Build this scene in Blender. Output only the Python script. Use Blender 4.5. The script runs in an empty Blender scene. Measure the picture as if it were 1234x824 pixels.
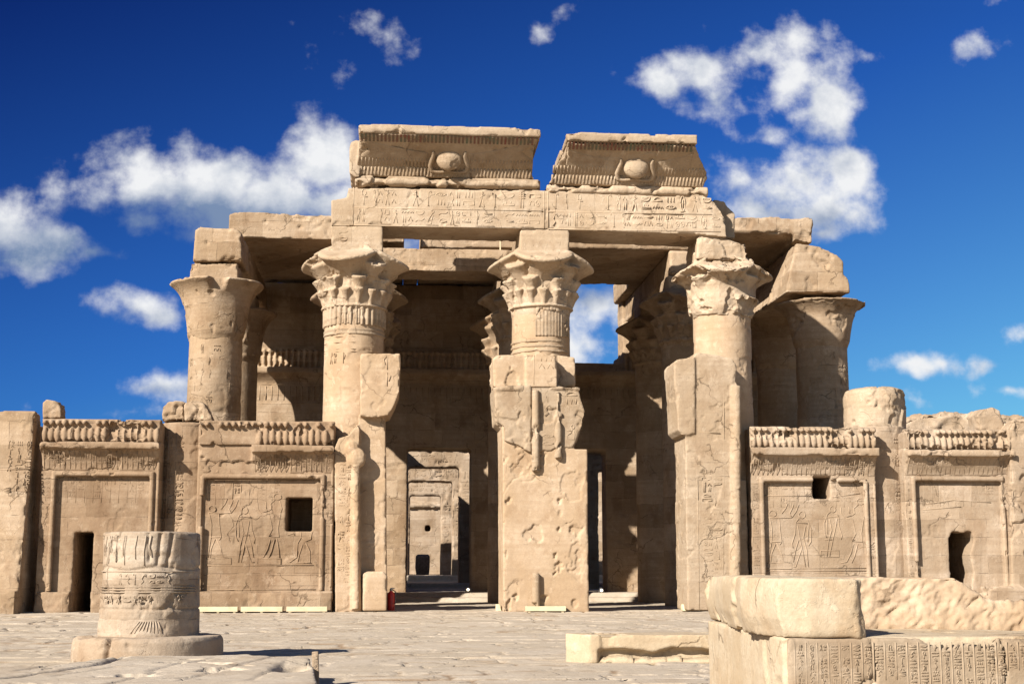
import bpy, math, random
import numpy as np
from mathutils import Vector

# ------------------------------------------------------------------ camera, sky, sun, exposure
scene = bpy.context.scene
COL = scene.collection
R_ = math.radians
F_PX, PITCH, YAW = 1714.0, R_(9.05), R_(4.7)
CAM = np.array([0.0, -49.0, 1.40])

cam_d = bpy.data.cameras.new("camera")
cam_d.lens, cam_d.sensor_width = 50.0, 36.0
cam_d.clip_end = 5000.0
cam = bpy.data.objects.new("camera", cam_d)
cam.location = CAM
cam.rotation_euler = (math.pi / 2 + PITCH, 0, -YAW)
COL.objects.link(cam)
scene.camera = cam

SUN_AZ, SUN_EL = R_(226.0), R_(31.0)          # azimuth clockwise from +Y
SDIR = Vector((math.sin(SUN_AZ) * math.cos(SUN_EL), math.cos(SUN_AZ) * math.cos(SUN_EL), math.sin(SUN_EL)))
sun_d = bpy.data.lights.new("sun", 'SUN')
sun_d.energy, sun_d.angle, sun_d.color = 5.0, R_(0.5), (1.0, 0.94, 0.85)
sun = bpy.data.objects.new("sun", sun_d)
sun.rotation_euler = SDIR.to_track_quat('Z', 'Y').to_euler()
sun.location = (-40, -40, 60)
COL.objects.link(sun)

vs = scene.view_settings
vs.view_transform, vs.look, vs.gamma, vs.use_curve_mapping = 'Standard', 'None', 1.0, False
vs.exposure = 1.13
scene.cycles.max_bounces = 6; scene.cycles.diffuse_bounces = 4; scene.cycles.glossy_bounces = 1; scene.cycles.transmission_bounces = 0; scene.cycles.caustics_reflective = False; scene.cycles.caustics_refractive = False

# ------------------------------------------------------------------ picture geometry -> world
_F = np.array([math.sin(YAW) * math.cos(PITCH), math.cos(YAW) * math.cos(PITCH), math.sin(PITCH)])
_R = np.array([math.cos(YAW), -math.sin(YAW), 0.0])
_U = np.cross(_R, _F)

def ray(px, py):
    return _F + _R * (px - 617.0) / F_PX + _U * (412.0 - py) / F_PX

def P(px, py, Y):                       # point of the vertical plane y = Y
    d = ray(px, py); t = (Y - CAM[1]) / d[1]
    q = CAM + d * t
    return float(q[0]), float(q[2])

def PX(px, Y, py=600): return P(px, py, Y)[0]
def PZ(py, Y, px=617): return P(px, py, Y)[1]

def G(px, py, z=0.0):                   # point of the horizontal plane at height z
    d = ray(px, py); t = (z - CAM[2]) / d[2]
    q = CAM + d * t
    return float(q[0]), float(q[1])

def OUT(pts, Y): return [P(a, b, Y) for a, b in pts]

# ------------------------------------------------------------------ sky with clouds (by world direction)
world = bpy.data.worlds.new("World"); scene.world = world
world.use_nodes = True
world.cycles.sampling_method = 'NONE'
nt = world.node_tree
nt.nodes.clear()
N = nt.nodes.new

def cloud_group(blobs):
    g = bpy.data.node_groups.new("cloud_density", 'ShaderNodeTree')
    g.interface.new_socket("Vector", in_out='INPUT', socket_type='NodeSocketVector')
    g.interface.new_socket("Density", in_out='OUTPUT', socket_type='NodeSocketFloat')
    n = g.nodes.new; L = g.links.new
    gi, go = n('NodeGroupInput'), n('NodeGroupOutput')
    # domain warp
    wn = n('ShaderNodeTexNoise'); wn.inputs['Scale'].default_value = 16; wn.inputs['Detail'].default_value = 3
    L(gi.outputs[0], wn.inputs['Vector'])
    wm = n('ShaderNodeVectorMath'); wm.operation = 'MULTIPLY_ADD'
    wm.inputs[1].default_value = (0.026, 0.026, 0.0)
    L(wn.outputs['Color'], wm.inputs[0])
    L(gi.outputs[0], wm.inputs[2])
    ws = n('ShaderNodeVectorMath'); ws.operation = 'SUBTRACT'; ws.inputs[1].default_value = (0.013, 0.013, 0)
    L(wm.outputs[0], ws.inputs[0])
    acc = None
    for (u, v, ru, rv, w) in blobs:
        a = n('ShaderNodeVectorMath'); a.operation = 'MULTIPLY_ADD'
        a.inputs[1].default_value = (1 / ru, 1 / rv, 0); a.inputs[2].default_value = (-u / ru, -v / rv, 0)
        L(ws.outputs[0], a.inputs[0])
        b = n('ShaderNodeVectorMath'); b.operation = 'LENGTH'; L(a.outputs[0], b.inputs[0])
        c = n('ShaderNodeMath'); c.operation = 'MULTIPLY_ADD'; c.inputs[1].default_value = -w; c.inputs[2].default_value = w
        L(b.outputs['Value'], c.inputs[0])
        if acc is None: acc = c
        else:
            m = n('ShaderNodeMath'); m.operation = 'SMOOTH_MAX'; m.inputs[2].default_value = 0.30
            L(acc.outputs[0], m.inputs[0]); L(c.outputs[0], m.inputs[1]); acc = m
    f = n('ShaderNodeTexNoise'); f.inputs['Scale'].default_value = 17; f.inputs['Detail'].default_value = 10
    f.inputs['Roughness'].default_value = 0.57
    L(gi.outputs[0], f.inputs['Vector'])
    k = n('ShaderNodeMath'); k.operation = 'MULTIPLY_ADD'; k.inputs[1].default_value = 3.0; k.inputs[2].default_value = -1.56
    L(f.outputs[0], k.inputs[0])
    s = n('ShaderNodeMath'); s.operation = 'ADD'
    L(acc.outputs[0], s.inputs[0]); L(k.outputs[0], s.inputs[1])
    L(s.outputs[0], go.inputs[0])
    return g

CLOUDS = [  # centre and radii in photograph pixels, strength
    (385, 200, 75, 66, 1.25), (330, 230, 110, 64, 1.3), (255, 230, 110, 66, 1.3), (185, 222, 95, 58, 1.1), (115, 238, 85, 46, .75),
    (290, 268, 150, 34, .9), (400, 242, 80, 60, 1.15), (160, 262, 80, 26, .6),
    (0, 264, 80, 44, 1.1), (55, 288, 75, 36, 1.05), (108, 304, 50, 20, .6), (15, 308, 70, 20, .6),
    (165, 371, 72, 26, .85), (195, 375, 45, 20, .7), (197, 460, 60, 24, .65), (175, 462, 34, 11, .4), (110, 496, 80, 9, .28),
    (798, 103, 48, 40, .8), (845, 85, 62, 48, 1.0), (905, 68, 66, 46, 1.0), (955, 52, 46, 40, .95), (968, 95, 58, 48, .95),
    (1008, 122, 46, 54, .95), (985, 138, 38, 22, .5), (866, 116, 34, 30, .6), (920, 170, 26, 13, .34),
    (890, 212, 40, 32, .8), (945, 226, 92, 52, 1.15), (1028, 214, 60, 38, .95), (985, 258, 85, 44, 1.0), (962, 208, 58, 26, .85),
    (910, 250, 60, 40, .9), (990, 285, 40, 26, .7),
    (643, 36, 24, 28, .46), (350, 36, 18, 28, .30), (370, 62, 16, 24, .28), (458, 135, 20, 14, .34), (408, 96, 20, 30, .22), (478, 42, 20, 22, .2), (680, 10, 20, 16, .28),
    (1102, 434, 42, 15, .62), (1138, 434, 24, 13, .55), (1202, 438, 30, 11, .4), (1230, 405, 30, 30, .85), (1098, 478, 28, 18, .5),
    (1222, 473, 40, 11, .5), (1188, 57, 24, 12, .26), (1046, 68, 26, 13, .36), (1095, 281, 16, 10, .26), (1215, 2, 40, 10, .3),
    (715, 366, 90, 48, 1.25), (690, 425, 52, 44, 1.0), (745, 420, 30, 24, .3), (495, 296, 60, 20, .3),
]
def cl_uv(px, py):
    d = ray(px, py); return d[0] / d[1], d[2] / d[1]
blobs = []
for (a, b, ra, rb, w) in CLOUDS:
    u, v = cl_uv(a, b)
    blobs.append((u, v, ra / F_PX * 1.05, rb / F_PX * 1.05, w))
grp = cloud_group(blobs)
tc = N('ShaderNodeTexCoord'); sx = N('ShaderNodeSeparateXYZ')
nt.links.new(tc.outputs['Generated'], sx.inputs[0])
ymax = N('ShaderNodeMath'); ymax.operation = 'MAXIMUM'; ymax.inputs[1].default_value = 0.05
nt.links.new(sx.outputs[1], ymax.inputs[0])
du = N('ShaderNodeMath'); du.operation = 'DIVIDE'; dv = N('ShaderNodeMath'); dv.operation = 'DIVIDE'
nt.links.new(sx.outputs[0], du.inputs[0]); nt.links.new(ymax.outputs[0], du.inputs[1])
nt.links.new(sx.outputs[2], dv.inputs[0]); nt.links.new(ymax.outputs[0], dv.inputs[1])
cv = N('ShaderNodeCombineXYZ')
nt.links.new(du.outputs[0], cv.inputs[0]); nt.links.new(dv.outputs[0], cv.inputs[1])
g1 = N('ShaderNodeGroup'); g1.node_tree = grp
nt.links.new(cv.outputs[0], g1.inputs[0])
al = N('ShaderNodeMapRange'); al.interpolation_type = 'SMOOTHSTEP'
al.inputs['From Min'].default_value = 0.0; al.inputs['From Max'].default_value = 0.78
nt.links.new(g1.outputs[0], al.inputs['Value'])
# grey undersides of the thick clouds and billow relief
def uvnoise(scale, offs):
    o_ = N('ShaderNodeVectorMath'); o_.operation = 'ADD'; o_.inputs[1].default_value = offs
    nt.links.new(cv.outputs[0], o_.inputs[0])
    x = N('ShaderNodeTexNoise'); x.inputs['Scale'].default_value = scale; x.inputs['Detail'].default_value = 6; x.inputs['Roughness'].default_value = 0.6
    nt.links.new(o_.outputs[0], x.inputs['Vector']); return x.outputs[0]
na, nb = uvnoise(19, (0, 0, 0)), uvnoise(19, (-0.008, 0.016, 0))
sh = N('ShaderNodeMath'); sh.operation = 'SUBTRACT'; nt.links.new(na, sh.inputs[0]); nt.links.new(nb, sh.inputs[1])
sh2 = N('ShaderNodeMath'); sh2.operation = 'MULTIPLY_ADD'; sh2.inputs[1].default_value = 1.9; sh2.inputs[2].default_value = 0.92
nt.links.new(sh.outputs[0], sh2.inputs[0])
acc = sh2
for (a_, b_, ra, rb, w_) in [(300, 284, 190, 50, 1.15), (180, 274, 110, 42, .85), (60, 322, 130, 30, .75), (10, 292, 60, 26, .6), (150, 384, 60, 13, .7), (985, 284, 90, 32, .55), (930, 250, 60, 22, .25), (990, 172, 50, 18, .35), (860, 125, 50, 22, .3), (715, 352, 60, 22, .75), (200, 470, 50, 9, .5)]:
    u_, v_ = cl_uv(a_, b_)
    m1 = N('ShaderNodeVectorMath'); m1.operation = 'MULTIPLY_ADD'
    m1.inputs[1].default_value = (F_PX / ra, F_PX / rb, 0); m1.inputs[2].default_value = (-u_ * F_PX / ra, -v_ * F_PX / rb, 0)
    nt.links.new(cv.outputs[0], m1.inputs[0])
    m2 = N('ShaderNodeVectorMath'); m2.operation = 'LENGTH'; nt.links.new(m1.outputs[0], m2.inputs[0])
    m3 = N('ShaderNodeMapRange'); m3.interpolation_type = 'SMOOTHSTEP'; m3.inputs['From Min'].default_value = 1.6; m3.inputs['From Max'].default_value = 0.0
    m3.inputs['To Max'].default_value = w_
    nt.links.new(m2.outputs['Value'], m3.inputs['Value'])
    m4 = N('ShaderNodeMath'); m4.operation = 'SUBTRACT'; nt.links.new(acc.outputs[0], m4.inputs[0]); nt.links.new(m3.outputs[0], m4.inputs[1]); acc = m4
lit = N('ShaderNodeMapRange'); lit.inputs['From Min'].default_value = -0.1; lit.inputs['From Max'].default_value = 1.0
nt.links.new(acc.outputs[0], lit.inputs['Value'])
ccol = N('ShaderNodeMix'); ccol.data_type = 'RGBA'
ccol.inputs['A'].default_value = (0.19, 0.27, 0.43, 1); ccol.inputs['B'].default_value = (0.86, 0.87, 0.885, 1)
nt.links.new(lit.outputs[0], ccol.inputs['Factor'])
sky = N('ShaderNodeTexSky'); sky.sky_type = 'NISHITA'; sky.sun_disc = False
sky.sun_elevation, sky.sun_rotation = SUN_EL, SUN_AZ
sky.altitude = 100; sky.air_density = 1.0; sky.dust_density = 0.3; sky.ozone_density = 3.0
# polarised deep blue away from the sun: tint by world direction (azimuth and height)
az = N('ShaderNodeMapRange'); az.inputs['From Min'].default_value = -0.30; az.inputs['From Max'].default_value = 0.46
nt.links.new(du.outputs[0], az.inputs['Value'])
hz = N('ShaderNodeMapRange'); hz.inputs['From Min'].default_value = 0.08; hz.inputs['From Max'].default_value = 0.42
hz.inputs['To Min'].default_value = 1.0; hz.inputs['To Max'].default_value = 0.0
nt.links.new(dv.outputs[0], hz.inputs['Value'])
pm = N('ShaderNodeMath'); pm.operation = 'ADD'; nt.links.new(az.outputs[0], pm.inputs[0]); nt.links.new(hz.outputs[0], pm.inputs[1])
pr = N('ShaderNodeValToRGB')
pr.color_ramp.elements[0].position = 0.0; pr.color_ramp.elements[0].color = (0.026, 0.085, 0.36, 1)
pr.color_ramp.elements[1].position = 1.0; pr.color_ramp.elements[1].color = (0.33, 0.70, 0.88, 1)
e = pr.color_ramp.elements.new(0.5); e.color = (0.10, 0.33, 0.81, 1)
ph = N('ShaderNodeMath'); ph.operation = 'MULTIPLY'; ph.inputs[1].default_value = 0.5
nt.links.new(pm.outputs[0], ph.inputs[0]); nt.links.new(ph.outputs[0], pr.inputs[0])
tint = N('ShaderNodeMix'); tint.data_type = 'RGBA'; tint.blend_type = 'MULTIPLY'; tint.inputs['Factor'].default_value = 1.0
bk = N('ShaderNodeMapRange'); bk.interpolation_type = 'SMOOTHSTEP'
bk.inputs['From Min'].default_value = 0.15; bk.inputs['From Max'].default_value = -0.30
nt.links.new(sx.outputs[1], bk.inputs['Value'])
tb = N('ShaderNodeMix'); tb.data_type = 'RGBA'; tb.inputs['B'].default_value = (0.95, 0.95, 0.95, 1)
nt.links.new(bk.outputs[0], tb.inputs['Factor']); nt.links.new(pr.outputs[0], tb.inputs['A'])
nt.links.new(sky.outputs[0], tint.inputs['A']); nt.links.new(tb.outputs['Result'], tint.inputs['B'])
SKY_STRENGTH = 0.05
cgain = N('ShaderNodeMix'); cgain.data_type = 'RGBA'; cgain.blend_type = 'MULTIPLY'; cgain.inputs['Factor'].default_value = 1.0
k = 0.47 / SKY_STRENGTH
cgain.inputs['B'].default_value = (k, k, k, 1)
cgain.clamp_result = False
nt.links.new(ccol.outputs['Result'], cgain.inputs['A'])
mixc = N('ShaderNodeMix'); mixc.data_type = 'RGBA'
nt.links.new(al.outputs[0], mixc.inputs['Factor']); nt.links.new(tint.outputs['Result'], mixc.inputs['A']); nt.links.new(cgain.outputs['Result'], mixc.inputs['B'])
bg = N('ShaderNodeBackground'); bg.inputs['Strength'].default_value = SKY_STRENGTH
nt.links.new(mixc.outputs['Result'], bg.inputs['Color'])
wo = N('ShaderNodeOutputWorld'); nt.links.new(bg.outputs[0], wo.inputs[0])

# ------------------------------------------------------------------ noise
def _hash(ix, iy, iz, seed):
    n = (ix.astype(np.int64) * 374761393 + iy.astype(np.int64) * 668265263 + iz.astype(np.int64) * 1440662683 + seed * 974634777) & 0xFFFFFFFF
    n = ((n ^ (n >> 13)) * 1274126177) & 0xFFFFFFFF
    n = n ^ (n >> 16)
    return (n & 0xFFFFFF).astype(np.float64) / 0xFFFFFF

def vnoise(p, seed=0):
    i = np.floor(p).astype(np.int64); f = p - i
    f = f * f * (3 - 2 * f)
    x, y, z = i[:, 0], i[:, 1], i[:, 2]
    def h(a, b, c): return _hash(x + a, y + b, z + c, seed)
    fx, fy, fz = f[:, 0], f[:, 1], f[:, 2]
    a = h(0,0,0) * (1 - fx) + h(1,0,0) * fx; b = h(0,1,0) * (1 - fx) + h(1,1,0) * fx
    c = h(0,0,1) * (1 - fx) + h(1,0,1) * fx; d = h(0,1,1) * (1 - fx) + h(1,1,1) * fx
    return (a * (1 - fy) + b * fy) * (1 - fz) + (c * (1 - fy) + d * fy) * fz

def fbm(p, octv=3, seed=0):
    s = np.zeros(len(p)); a = 0.5; t = 0
    for o in range(octv):
        s += a * vnoise(p * 2 ** o + 17.3 * o, seed + o); t += a; a *= 0.5
    return s / t

def sstep(a, b, x):
    t = np.clip((x - a) / (b - a), 0, 1); return t * t * (3 - 2 * t)

# ------------------------------------------------------------------ mesh collecting
class S:
    def __init__(self): self.v, self.f = [], []
    def add(self, v, f):
        o = len(self.v); self.v += [tuple(q) for q in v]; self.f += [tuple(i + o for i in q) for q in f]; return self
    def box(self, x0, x1, y0, y1, z0, z1):
        v = [(x, y, z) for z in (z0, z1) for y in (y0, y1) for x in (x0, x1)]
        return self.add(v, [(0,2,3,1),(4,5,7,6),(0,1,5,4),(2,6,7,3),(0,4,6,2),(1,3,7,5)])
    def prism(self, out, y0, y1):            # (x,z) outline extruded along y
        n = len(out)
        v = [(x, y0, z) for x, z in out] + [(x, y1, z) for x, z in out]
        f = [tuple(range(n)), tuple(range(2 * n - 1, n - 1, -1))]
        f += [(i, n + i, n + (i + 1) % n, (i + 1) % n) for i in range(n)]
        return self.add(v, f)
    def prismx(self, out, x0, x1):           # (y,z) outline extruded along x
        n = len(out)
        v = [(x0, y, z) for y, z in out] + [(x1, y, z) for y, z in out]
        f = [tuple(range(n)), tuple(range(2 * n - 1, n - 1, -1))]
        f += [(i, n + i, n + (i + 1) % n, (i + 1) % n) for i in range(n)]
        return self.add(v, f)
    def prismz(self, out, z0, z1):           # (x,y) outline extruded along z
        n = len(out)
        v = [(x, y, z0) for x, y in out] + [(x, y, z1) for x, y in out]
        f = [tuple(range(n)), tuple(range(2 * n - 1, n - 1, -1))]
        f += [(i, n + i, n + (i + 1) % n, (i + 1) % n) for i in range(n)]
        return self.add(v, f)
    def loft(self, rings):                   # rings of equal point count, capped
        n = len(rings[0]); v = [q for r in rings for q in r]; f = []
        for k in range(len(rings) - 1):
            for i in range(n):
                j = (i + 1) % n
                f.append((k * n + i, k * n + j, (k + 1) * n + j, (k + 1) * n + i))
        f.append(tuple(range(n - 1, -1, -1))); f.append(tuple((len(rings) - 1) * n + i for i in range(n)))
        return self.add(v, f)
    def levels(self, lv):                    # (z, x0, x1, y0, y1)
        return self.loft([[(x0,y0,z),(x1,y0,z),(x1,y1,z),(x0,y1,z)] for z, x0, x1, y0, y1 in lv])
    def lathe(self, cx, cy, prof, seg=48, mod=None):
        rings = []
        for r, z in prof:
            ring = []
            for i in range(seg):
                a = 2 * math.pi * i / seg
                rr = r if mod is None else mod(a, r, z)
                ring.append((cx + rr * math.cos(a), cy + rr * math.sin(a), z))
            rings.append(ring)
        return self.loft(rings)
    def horn(self, p0, p1, prof, seg=20):    # lathe along an axis p0->p1; prof (t, r)
        p0, p1 = Vector(p0), Vector(p1); ax = p1 - p0
        u = ax.orthogonal().normalized(); w = ax.normalized().cross(u)
        rings = []
        for t, r in prof:
            c = p0 + ax * t
            rings.append([tuple(c + (u * math.cos(2*math.pi*i/seg) + w * math.sin(2*math.pi*i/seg)) * r) for i in range(seg)])
        return self.loft(rings)
    def tube(self, pts, r, seg=8):
        rings = []; n = len(pts); pts = [Vector(p) for p in pts]
        u = None
        for i, p in enumerate(pts):
            t = (pts[min(i + 1, n - 1)] - pts[max(i - 1, 0)]).normalized()
            u = t.orthogonal().normalized() if u is None else (u - t * u.dot(t)).normalized()
            w = t.cross(u)
            rr = r[i] if isinstance(r, (list, tuple)) else r
            rings.append([tuple(p + (u * math.cos(2*math.pi*k/seg) + w * math.sin(2*math.pi*k/seg)) * rr) for k in range(seg)])
        return self.loft(rings)
    def ball(self, c, r, seg=14, rings=8):
        rx, ry, rz = r if isinstance(r, tuple) else (r, r, r)
        rs = []
        for k in range(rings + 1):
            th = math.pi * (k + 0.02) / (rings + 0.04)
            rs.append([(c[0] + rx*math.sin(th)*math.cos(2*math.pi*i/seg), c[1] + ry*math.sin(th)*math.sin(2*math.pi*i/seg), c[2] - rz*math.cos(th)) for i in range(seg)])
        return self.loft(rs)

# strokes: low carved ridges laid on a surface; place(u, v, h) -> xyz
def ridges(strokes, place, w, h, flat=0.25):
    v, f = [], []
    for st in strokes:
        q = np.array(st, float)
        if len(q) < 2: continue
        t = np.gradient(q, axis=0); ln = np.hypot(t[:, 0], t[:, 1]); ln[ln == 0] = 1
        n = np.stack([-t[:, 1] / ln, t[:, 0] / ln], 1)
        o = len(v)
        for i in range(len(q)):
            for s, hh in ((1, -0.008), (flat, h), (-flat, h), (-1, -0.008)):
                a = q[i] + n[i] * w * s
                v.append(place(a[0], a[1], hh))
        for i in range(len(q) - 1):
            b = o + 4 * i
            for k in range(3): f.append((b + k, b + 4 + k, b + 5 + k, b + 1 + k))
        f.append((o, o + 1, o + 2, o + 3)); e = o + 4 * (len(q) - 1); f.append((e + 3, e + 2, e + 1, e))
    return v, f

# ------------------------------------------------------------------ objects
OFFS = {}
def props(o, label=None, cat=None, group=None, kind=None):
    if label: o['label'] = label
    if cat: o['category'] = cat
    if group: o['group'] = group
    if kind or cat: o['kind'] = kind or 'thing'
    return o

def thing(name, loc, label, cat, group=None):
    o = bpy.data.objects.new(name, None); COL.objects.link(o)
    o.empty_display_size = 0.3
    o.location = loc; OFFS[o.name] = Vector(loc)
    return props(o, label, cat, group)

def link(name, me, mat, parent=None, smooth=True, base=None):
    me.name = name
    me.materials.clear(); me.materials.append(mat)
    if smooth: me.polygons.foreach_set('use_smooth', np.ones(len(me.polygons), dtype=bool))
    else: me.polygons.foreach_set('use_smooth', np.zeros(len(me.polygons), dtype=bool))
    o = bpy.data.objects.new(name, me); COL.objects.link(o)
    n = len(me.vertices); co = np.empty(n * 3); me.vertices.foreach_get('co', co); co = co.reshape(-1, 3)
    if parent is not None:
        o.parent = parent; off = OFFS[parent.name]; OFFS[o.name] = off
    else:
        lo, hi = co.min(0), co.max(0)
        off = Vector(((lo[0] + hi[0]) / 2, (lo[1] + hi[1]) / 2, lo[2])); o.location = off; OFFS[o.name] = off
    me.vertices.foreach_set('co', (co - np.array(off)).ravel()); me.update()
    return o

def mesh_from(v, f):
    me = bpy.data.meshes.new('m'); me.from_pydata([tuple(map(float, q)) for q in v], [], [tuple(q) for q in f]); me.update(); return me

def plain(name, s, mat, parent=None, smooth=False):
    return link(name, mesh_from(s.v, s.f), mat, parent, smooth)

def stone(name, s, mat, parent=None, vox=0.045, amp=0.012, fine=0.006, chip=0.025, wear=0.04, seed=0, extra=None, cut=None, rough=0.0, chipf=1.5, chipt=0.60, flatshade=False):
    """union of the solids, remeshed to small quads, then weathered"""
    tmp = mesh_from(s.v, s.f)
    ob = bpy.data.objects.new('tmp', tmp); COL.objects.link(ob)
    m = ob.modifiers.new('r', 'REMESH'); m.mode = 'VOXEL'; m.voxel_size = vox; m.adaptivity = 0
    dg = bpy.context.evaluated_depsgraph_get()
    me = bpy.data.meshes.new_from_object(ob.evaluated_get(dg))
    bpy.data.objects.remove(ob); bpy.data.meshes.remove(tmp)
    n = len(me.vertices)
    co = np.empty(n * 3, np.float32); me.vertices.foreach_get('co', co); co = co.reshape(-1, 3).astype(float)
    no = np.empty(n * 3, np.float32); me.vertices.foreach_get('normal', no); no = no.reshape(-1, 3).astype(float)
    ne = len(me.edges); ed = np.empty(ne * 2, np.int32); me.edges.foreach_get('vertices', ed); ed = ed.reshape(-1, 2)
    a, b = np.concatenate([ed[:, 0], ed[:, 1]]), np.concatenate([ed[:, 1], ed[:, 0]])
    deg = np.maximum(np.bincount(a, minlength=n), 1)
    def avg(x): return np.bincount(a, weights=x[b], minlength=n) / deg
    mean = np.stack([avg(co[:, i]) for i in range(3)], 1)
    conv = np.clip(-((mean - co) * no).sum(1) / (vox * 0.2), 0, 1)
    for _ in range(max(1, int(round(0.08 / vox)))): conv = np.maximum(conv * 0.9, avg(conv))
    seed = seed * 13 + 5
    d = amp * 2 * (fbm(co * 0.8, 3, seed) - 0.5) + fine * 2 * (fbm(co * 6.0, 2, seed + 7) - 0.5)
    c1 = fbm(co * chipf, 4, seed + 21)
    d -= chip * sstep(chipt, chipt + 0.035, c1) * (0.5 + fbm(co * 5, 2, seed + 23))
    d -= 0.75 * wear * conv * sstep(0.53, 0.60, fbm(co * 2.4, 4, seed + 33)) + 0.10 * wear * conv * fbm(co * 9, 2, seed + 3)
    if rough > 0: d += rough * 2 * (fbm(co * 2.6, 5, seed + 55) - 0.5)
    if cut is not None: d += cut(co, no)
    co = co + no * d[:, None]
    me.vertices.foreach_set('co', co.astype(np.float32).ravel())
    if extra:
        fv = np.empty(len(me.loops), np.int32); me.loops.foreach_get('vertex_index', fv)
        quads = fv.reshape(-1, 4)
        V, Fq = [co], [quads]; o = n
        for v, f in extra:
            if not len(v): continue
            V.append(np.array(v)); Fq.append(np.array(f, dtype=np.int64) + o); o += len(v)
        V = np.concatenate(V); Fq = np.concatenate(Fq)
        bpy.data.meshes.remove(me)
        me = bpy.data.meshes.new('m')
        me.vertices.add(len(V)); me.vertices.foreach_set('co', V.astype(np.float32).ravel())
        me.loops.add(len(Fq) * 4); me.loops.foreach_set('vertex_index', Fq.astype(np.int32).ravel())
        me.polygons.add(len(Fq)); me.polygons.foreach_set('loop_start', np.arange(len(Fq), dtype=np.int32) * 4)
        me.update(calc_edges=True)
    me.update()
    return link(name, me, mat, parent, not flatshade)

# ------------------------------------------------------------------ materials
def stone_mat(name, c1, c2, c3, joints=None, bump=0.5, streak=0.35, rough=0.92, strata=0.4, pits=0.5, drum=False):
    c1, c2, c3 = [(q[0] * a_, q[1] * b_, q[2] * c_) for q, (a_, b_, c_) in zip((c1, c2, c3), ((1.07, 1.175, 1.42), (1.05, 1.155, 1.37), (1.08, 1.15, 1.29)))]
    m = bpy.data.materials.new(name); m.use_nodes = True
    t = m.node_tree; n = t.nodes.new; L = t.links.new
    bs = t.nodes['Principled BSDF']; bs.inputs['Roughness'].default_value = rough
    bs.inputs['Specular IOR Level'].default_value = 0.15
    geo = n('ShaderNodeNewGeometry')
    def noise(scale, detail, vec=None, r=0.55):
        x = n('ShaderNodeTexNoise'); x.inputs['Scale'].default_value = scale; x.inputs['Detail'].default_value = detail
        x.inputs['Roughness'].default_value = r
        L(vec if vec else geo.outputs['Position'], x.inputs['Vector']); return x.outputs['Fac']
    def scaled(sv):
        x = n('ShaderNodeVectorMath'); x.operation = 'MULTIPLY'; x.inputs[1].default_value = sv
        L(geo.outputs['Position'], x.inputs[0]); return x.outputs[0]
    def rng(x, a, b, lo=0.0, hi=1.0):
        q = n('ShaderNodeMapRange'); q.inputs['From Min'].default_value = a; q.inputs['From Max'].default_value = b
        q.inputs['To Min'].default_value = lo; q.inputs['To Max'].default_value = hi
        L(x, q.inputs['Value']); return q.outputs[0]
    def mix(f, a, b, mode='MIX'):
        q = n('ShaderNodeMix'); q.data_type = 'RGBA'; q.blend_type = mode
        if isinstance(f, float): q.inputs['Factor'].default_value = f
        else: L(f, q.inputs['Factor'])
        for s, x in (('A', a), ('B', b)):
            if isinstance(x, tuple): q.inputs[s].default_value = (*x, 1)
            else: L(x, q.inputs[s])
        return q.outputs['Result']
    def math_(op, a, b):
        q = n('ShaderNodeMath'); q.operation = op
        for i, x in enumerate((a, b)):
            if isinstance(x, (int, float)): q.inputs[i].default_value = x
            else: L(x, q.inputs[i])
        return q.outputs[0]
    big = noise(0.55, 5)
    col = mix(rng(big, 0.40, 0.60), c1, c2)
    patch = noise(1.3, 6, scaled((1, 1, 0.8)), 0.6)
    col = mix(rng(patch, 0.53, 0.66, 0, 0.62), col, c3)                     # darker brown weathered patches
    lime = noise(0.9, 6, scaled((1.1, 1.1, 1.5)), 0.65)
    col = mix(rng(lime, 0.60, 0.70, 0, 0.45), col, tuple(min(0.75, x * 1.30 + 0.04) for x in c1))  # pale lime patches
    if streak:
        st = noise(1.0, 4, scaled((2.6, 2.6, 0.22)))
        col = mix(rng(st, 0.52, 0.74, 0, streak), col, tuple(x * 0.66 for x in c3))
    mid = noise(3.7, 6, None, 0.7)
    col = mix(rng(mid, 0.40, 0.66, 0.0, 0.45), col, tuple(0.55 * x + 0.45 * y for x, y in zip(c2, c3)))
    fl = noise(2.1, 7, scaled((1.2, 1.2, 1.0)), 0.72)
    col = mix(rng(fl, 0.585, 0.60, 0, 0.30), col, tuple(min(0.75, x * 1.22 + 0.03) for x in c1))
    sv = noise(1.0, 5, scaled((0.35, 0.35, 7.0)))
    col = mix(rng(sv, 0.38, 0.60, strata * 0.95, 0.0), col, tuple(0.5 * x + 0.45 * y for x, y in zip(c2, c3)))
    grain = noise(30, 3)
    col = mix(rng(grain, 0.3, 0.7, 0.16, 0.0), col, (0.05, 0.03, 0.02))
    height = math_('ADD', math_('MULTIPLY', noise(9, 6, None, 0.65), 0.030), math_('MULTIPLY', sv, 0.014 * strata * 2))
    height = math_('ADD', height, math_('MULTIPLY', grain, 0.006))
    height = math_('ADD', height, math_('MULTIPLY', rng(fl, 0.585, 0.60), 0.010))
    if pits:
        pt = noise(5.5, 4, scaled((1, 1, 1.4)), 0.7)
        pm_ = rng(pt, 0.62, 0.70)
        height = math_('SUBTRACT', height, math_('MULTIPLY', pm_, 0.030 * pits))
        col = mix(math_('MULTIPLY', pm_, 0.22 * pits), col, tuple(x * 0.55 for x in c3))
    wv = n('ShaderNodeTexNoise'); wv.inputs['Scale'].default_value = 2.2; wv.inputs['Detail'].default_value = 5
    L(geo.outputs['Position'], wv.inputs['Vector'])
    wp = n('ShaderNodeVectorMath'); wp.operation = 'MULTIPLY_ADD'; wp.inputs[1].default_value = (0.7, 0.7, 0.7)
    L(wv.outputs['Color'], wp.inputs[0]); L(geo.outputs['Position'], wp.inputs[2])
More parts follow.
